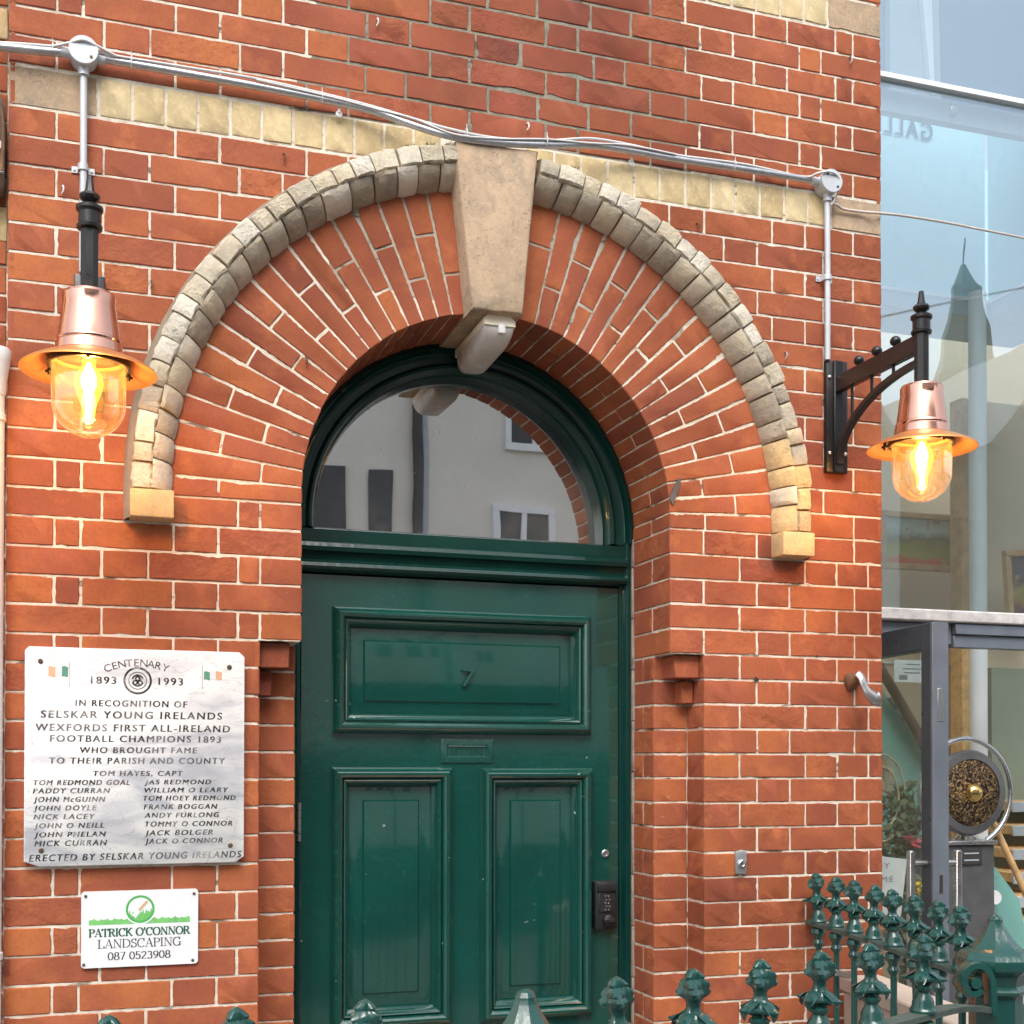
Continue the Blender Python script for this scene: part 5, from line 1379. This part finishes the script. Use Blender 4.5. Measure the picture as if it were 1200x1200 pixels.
for s_ in (-1, 1):
    b_ = MB(); zt2 = W(1072, 998, .2).z; off_ = s_*.085
    lbox(b_, .030, .055, .30, zt2, .012, .004, off_)
    c_ = fe+dv*.0425; z_ = W(1085, 1013, .2).z
    b_.tube([(c_+pv*s_*.02)+Vector((0, 0, z_)), (c_+pv*s_*.09)+Vector((0, 0, z_))], .011, 12)
    b_.tube([(c_+pv*s_*.02)+Vector((0, 0, .5)), (c_+pv*s_*.09)+Vector((0, 0, .5))], .011, 12)
    part('handle', b_, M['steel'], dl)

# things inside the gallery
def frame_pic(label, u0, v0, u1, v1, Y, mat, tilt=0.0):
    a_, b2 = W(u0, v0, Y), W(u1, v1, Y); t = thing('painting', label, 'painting', ((a_.x+b2.x)/2, Y, b2.z))
    x0, x1, z0, z1 = a_.x, b2.x, b2.z, a_.z; w = .035
    b_ = MB()
    for bx in ((x0, x1, z1-w, z1), (x0, x1, z0, z0+w), (x0, x0+w, z0+w, z1-w), (x1-w, x1, z0+w, z1-w)): b_.box(bx[0], bx[1], Y-.02, Y+.02, bx[2], bx[3], .004)
    part('frame', b_, M['oak'], t)
    b_ = MB(); b_.poly([(x0+w, Y, z0+w), (x1-w, Y, z0+w), (x1-w, Y, z1-w), (x0+w, Y, z1-w)]); c_ = part('canvas', b_, mat, t)
    if tilt: t.rotation_euler.y = tilt
    return t
pY = 2.95
zA, zB_ = W(1036, 598, pY).z, W(1036, 668, pY).z
xm_ = (W(1031, 598, pY).x+W(1118, 598, pY).x)/2
frame_pic('framed landscape painting with red and yellow fields behind the gallery glass', 1031, 598, 1119, 671, pY, painting_mat('landscape_painting', (.55, .66, .66), (.24, .22, .12), (.44, .44, .07), (.72, .16, .05), 0, 0, 1, (zA-zB_)))
frame_pic('dark framed painting partly in view at the right edge', 1180, 643, 1235, 728, 2.35, painting_mat('dark_painting', (.13, .11, .13), (.12, .08, .08), (.34, .18, .05), (.16, .05, .06), 0, 0, 1, .4), tilt=-.06)
nY = 2.1
a_, b2 = W(1048, 773, nY), W(1086, 800, nY)
nt_ = thing('notice_sheet', 'white printed notice behind the open glass door', 'notice', (a_.x, nY, b2.z))
b_ = MB(); b_.box(a_.x, b2.x+.02, nY, nY+.006, b2.z, a_.z); part('sheet', b_, M['paper'], nt_)
b_ = MB()
w_ = b2.x-a_.x; h_ = a_.z-b2.z
for i, (f0, f1, g0) in enumerate(((.35, .8, .78), (.25, .9, .58), (.3, .8, .40))): b_.poly([(a_.x+w_*f0, nY-.0006, b2.z+h_*g0), (a_.x+w_*f1, nY-.0006, b2.z+h_*g0), (a_.x+w_*f1, nY-.0006, b2.z+h_*(g0+.05)), (a_.x+w_*f0, nY-.0006, b2.z+h_*(g0+.05))])
b_.poly([(a_.x+w_*.14, nY-.0006, b2.z+h_*.1), (a_.x+w_*.4, nY-.0006, b2.z+h_*.1), (a_.x+w_*.4, nY-.0006, b2.z+h_*.32), (a_.x+w_*.14, nY-.0006, b2.z+h_*.32)])
part('print', b_, M['grey_print'], nt_)
# gong
gY = 1.35; gc = W(1134, 929, gY); kpx = (W(1144, 929, gY)-gc).length/10
gg = thing('gong', 'round bronze gong in a steel ring stand inside the gallery door', 'gong', (gc.x, gY, .12))
b_ = MB(); b_.lathe([(kpx*41, gY+.02), (kpx*42, gY-.01), (kpx*40, gY-.026), (kpx*33, gY-.03), (kpx*32.5, gY-.022)], (gc.x, 0, gc.z), 'y', 48); part('rim', b_, M['cabinet'], gg)
b_ = MB(); b_.lathe([(kpx*33, gY-.024), (kpx*30, gY-.032), (kpx*12, gY-.042), (kpx*9, gY-.042)], (gc.x, 0, gc.z), 'y', 48); part('face', b_, M['gongface'], gg)
b_ = MB(); b_.lathe([(kpx*9.5, gY-.040), (kpx*9, gY-.052), (kpx*6, gY-.066), (kpx*2, gY-.071), (.0005, gY-.0715)], (gc.x, 0, gc.z), 'y', 24); part('boss', b_, M['brass'], gg, ang=60)
b_ = MB(); rc = W(1137, 929, gY); rr = kpx*53; b_.tube([(rc.x+rr*math.cos(a), gY+.03, rc.z+rr*math.sin(a)) for a in [2*PI*i/56 for i in range(56)]], kpx*2.6, 10, closed=True); part('ring', b_, M['chrome'], gg, ang=60)
b_ = MB(); zb_ = W(1137, 985, gY).z; b_.tube([(rc.x, gY+.03, zb_+.03), (rc.x, gY+.03, zb_-.03)], kpx*5, 12)
for q in (-1, 1): b_.tube([(rc.x+q*kpx*16, gY+.03, zb_-.005), (rc.x+q*kpx*4, gY+.03, zb_+.035)], kpx*1.5, 8)
part('stand', b_, M['steel'], gg)
x0, x1 = W(1112, 1000, 1.3).x, W(1166, 1000, 1.3).x; zt_ = W(1140, 987, 1.3).z
cab = thing('cabinet', 'grey metal cabinet under the bronze gong', 'cabinet', ((x0+x1)/2, 1.4, .12))
b_ = MB(); b_.box(x0-.12, x1, 1.30, 1.50, .124, zt_-.012, .006); part('body', b_, M['cabinet'], cab)
b_ = MB(); b_.box(x0-.12, x1+.004, 1.28, 1.51, zt_-.011, zt_+.008, .004); part('top', b_, M['steel'], cab)
b_ = MB(); a_, b2 = W(1126, 996, 1.297), W(1150, 1013, 1.297); b_.box(a_.x, b2.x, 1.290, 1.299, b2.z, a_.z, .002); pl_ = part('panel', b_, M['void'], cab)
b_ = MB()
for v_ in (1000, 1008):
    z_ = W(1138, v_, 1.289).z; b_.box(W(1130, 1000, 1.289).x, W(1147, 1000, 1.289).x, 1.288, 1.2895, z_-.003, z_+.003)
part('slot', b_, M['grey_trim'], pl_)
# leaning poster, hoop and plants behind the corner
a_ = [W(1030, 1003, .75), W(1063, 1007, .75), W(1055, 1078, .75), W(1022, 1078, .75)]
ps = thing('poster', 'white leaning poster board beside the brick corner', 'poster', (a_[0].x, .75, a_[2].z))
b_ = MB(); b_.prism([(q.x, q.z) for q in a_], .75, .758); part('board', b_, M['paper'], ps)
b_ = MB()
for (u0, u1, v) in ((1036, 1043, 1018), (1033, 1047, 1034)):
    p0, p1 = W(u0, v, .748), W(u1, v, .748)
    put_text(b_, {1018: 'Y', 1034: 'M:E'}[v], p0.x, p1.x, p0.z, .022, .7485)
part('print', b_, M['grey_print'], ps)
hc = W(1034, 935, 1.45); hp = thing('hoop_ornament', 'pale wire hoop hung with dried grass plumes at the brick corner', 'ornament', (hc.x, 1.45, hc.z-.3))
b_ = MB()
for r_, dx in ((.19, 0), (.135, .0)): b_.tube([(hc.x+dx+r_*.62*math.cos(a), 1.45, hc.z+r_*math.sin(a)) for a in [2*PI*i/48 for i in range(48)]], .0045, 8, closed=True)
part('hoop', b_, M['pampas'], hp)
b_ = MB(); 
for k in range(420):
    a = U(-.5, 2.2); l_ = U(.05, .20); x, z = hc.x+U(-.04, .05), hc.z+U(.02, .15); y = 1.47+U(-.02, .02)
    d_ = Vector((math.sin(a)*l_*.6, U(-.02, .02), math.cos(a)*l_*.5)); b_.poly([(x-.003, y, z), (x+.003, y, z), (x+d_.x, y+d_.y, z+d_.z)])
part('plumes', b_, M['pampas'], hp)
def bush(label, c, r, n, mat, leaf=.03, name='potted_plant', extra=None):
    t = thing(name, label, 'plant', (c.x, c.y, .12))
    b_ = MB()
    for k in range(n):
        while True:
            q = Vector((U(-1, 1), U(-1, 1), U(-1, 1)))
            if q.length < 1: break
        q = c+Vector((q.x*r[0], q.y*r[1], q.z*r[2])); d1 = Vector((U(-1, 1), U(-1, 1), U(-1, 1))).normalized()*leaf; d2 = d1.orthogonal().normalized()*leaf*.35
        b_.poly([q, q+d1*.5+d2, q+d1, q+d1*.5-d2])
    part('foliage', b_, mat, t)
    b_ = MB(); b_.tube([(c.x, c.y, .12), (c.x, c.y, c.z)], .012, 8); b_.lathe([(.08, .122), (.11, .34), (.115, .36), (.10, .36)], (c.x, c.y, 0), 'z', 20); part('pot', b_, M['cabinet'], t)
    if extra:
        m_, pos = extra; b_ = MB()
        for k in range(40):
            q = pos+Vector((U(-.02, .02), U(-.02, .02), U(-.018, .018))); d1 = Vector((U(-1, 1), U(-1, 1), U(-1, 1))).normalized()*.025; d2 = d1.orthogonal().normalized()*.012
            b_.poly([q, q+d1*.5+d2, q+d1, q+d1*.5-d2])
        part('flower', b_, m_, t)
    return t
bush('leafy plant with one red flower behind the open glass door', W(1058, 985, 1.5), (.17, .12, .26), 700, M['plantgreen'], .05, extra=(M['red'], W(1069, 988, 1.35)))
bush('low green plant with a yellow flower behind the white poster board', W(1068, 1080, 1.3), (.12, .12, .22), 450, M['plantgreen'], .05, extra=(M['yellow_petal'], W(1079, 1040, 1.2)))

# ------------------------------------------------------------------ ground
def sheet(name, mat, x0, x1, y0, y1, z):
    b_ = MB(); b_.poly([(x0, y0, z), (x1, y0, z), (x1, y1, z), (x0, y1, z)]); return tag(b_.build(name, M[mat]), kind='structure')
sheet('ground', 'ground', -300, 300, -300, 300, -.004)
sheet('road', 'asphalt', -120, 120, -7.2, -3.9, .0)
b_ = MB(); b_.box(-120, 120, -3.9, 1.2, -.02, .12, 0); tag(b_.build('pavement', M['paving']), kind='structure')
b_ = MB(); b_.box(-120, 120, -8.9, -7.2, -.02, .12, 0); tag(b_.build('far_pavement', M['paving']), kind='structure')

# ------------------------------------------------------------------ across the street (seen mirrored in the glass)
OY = -9.0; VY = 2*.362-OY
def opp(u, v): 
    p = W(u, v, VY); return p.x, p.z
oh = thing('rendered_house', 'cream rendered house across the street with sash windows and a dark downpipe', 'building', (3, OY, 0))
b_ = MB(); b_.box(-3.5, 8.2, OY-5, OY, 0, 6.6); part('wall', b_, M['render_cream'], oh)
b_ = MB(); b_.box(-3.5, 8.2, OY+.001, OY+.12, 0, 1.75, .01); part('added_dark_band', b_, M['added_dark_band'], oh)  # unseen dark band, added to darken what the lower door mirrors
b_ = MB(); b_.prism([(-3.8, 6.6), (8.5, 6.6), (8.2, 8.4), (-3.5, 8.4)], OY-4.6, OY-.4); part('roof', b_, M['slate'], oh)
def win(u0, v0, u1, v1, plain=False):
    x0, z1 = opp(u0, v0); x1, z0 = opp(u1, v1)
    b2 = MB(); b2.box(x0, x1, OY+.0, OY+.03, z0, z1); w = part('window', b2, M['dark_glass'], oh)
    if not plain:
        f_ = MB(); t_ = .07
        for bx in ((x0-t_, x1+t_, z1, z1+t_), (x0-t_, x1+t_, z0-t_*1.3, z0), (x0-t_, x0, z0, z1), (x1, x1+t_, z0, z1), ((x0+x1)/2-.03, (x0+x1)/2+.03, z0, z1)): f_.box(bx[0], bx[1], OY+.002, OY+.07, bx[2], bx[3], .004)
        part('frame', f_, M['white_trim'], w)
win(352, 543, 404, 660, True); win(432, 551, 459, 660, True); win(584, 600, 640, 700); win(598, 468, 652, 524); win(250, 540, 300, 660, True)
x_, z_ = opp(488, 500); b_ = MB(); b_.tube([(x_, OY+.06, .1), (x_, OY+.06, 6.55)], .055, 10); part('downpipe', b_, M['black'], oh)
x_, z_ = opp(495, 500); b_ = MB(); b_.box(x_, x_+.06, OY, OY+.03, .1, 6.5); part('joint', b_, M['grey_trim'], oh)
# neighbour with a gable
og = thing('gabled_house', 'grey rendered gabled house further along the street', 'building', (12, OY, 0))
b_ = MB(); b_.prism([(8.6, 0), (10.2, 0), (10.2, 5.5), (9.5, 6.6), (8.6, 5.8)], OY-6, OY); part('wall', b_, M['render_cream'], og)
b_ = MB(); b_.prism([(8.45, 5.85), (9.5, 6.85), (10.35, 5.5), (10.2, 5.45), (9.5, 6.6), (8.6, 5.75)], OY-6, OY+.15); part('roof', b_, M['slate'], og)
ob = thing('added_dark_house', 'low dark block added for the glass to mirror, with a slated higher wing', 'building', (12.5, OY, 0))
b_ = MB(); b_.prism([(10.21, 0), (15.5, 0), (15.5, 5.0), (10.21, 5.0)], OY-6, OY-.2); part('wall', b_, M['darkstone'], ob)  # low dark body added so the gallery glass mirrors less brightness
b_ = MB(); b_.prism([(11.75, 5.01), (15.5, 5.01), (15.5, 8.3), (13.4, 7.7), (11.95, 6.0), (11.75, 6.0)], OY-6, OY-.25); part('wing', b_, M['darkstone'], ob)
b_ = MB(); b_.prism([(11.6, 6.0), (13.3, 7.95), (15.6, 8.55), (15.6, 8.35), (13.4, 7.75), (11.8, 5.92)], OY-6, OY+.1); part('roof', b_, M['slate'], ob)
# church spire far behind, mirrored in the gallery glass
SY = -100.0; SV = 2*GY-SY
cs = thing('church_spire', 'stone church spire with green copper top across the town', 'church', (0, SY, 0))
def sp(u, v): q = W(u, v, SV); return q.x, q.z
xc, z3 = sp(1131, 340); _, z2 = sp(1131, 440); _, z0 = sp(1131, 640); r3 = (sp(1140, 400)[0]-sp(1119, 400)[0])/2*1.25; r2 = (sp(1153, 440)[0]-sp(1105, 440)[0])/2*1.15; r0 = (sp(1162, 620)[0]-sp(1100, 620)[0])/2*1.0
cs.location.x = xc
b_ = MB(); b_.lathe([(r0*1.1, 0), (r0, z0), (r2*1.04, z2-.6)], (xc, SY, 0), 'z', 4, phase=PI/4+.3); part('tower', b_, M['towerstone'], cs, ang=20)
b_ = MB()
for q in (-.45, 0, .45): b_.box(xc+q*r0-.35, xc+q*r0+.35, SY+r0*.70, SY+r0*.80, z0*.6, z2-3); 
part('louvre', b_, M['white_trim'], cs)
b_ = MB(); b_.lathe([(r2, z2), (r3*1.4, z3-2), (r3*1.1, z3)], (xc, SY, 0), 'z', 8); b_.lathe([(r3*1.1, z3+.01), (r3*.95, z3+.6), (.3, z3+2.6)], (xc, SY, 0), 'z', 8); part('spire', b_, M['verdigris'], cs, ang=20)
b_ = MB(); b_.lathe([(r2*1.03, z2-.6), (r2*1.06, z2)], (xc, SY, 0), 'z', 8); b_.lathe([(r3*1.25, z3-1.6), (r3*1.25, z3+.2)], (xc, SY, 0), 'z', 8); b_.tube([(xc, SY, z3+2.5), (xc, SY, z3+5)], .08, 6); part('belt', b_, M['slate'], cs, ang=20)
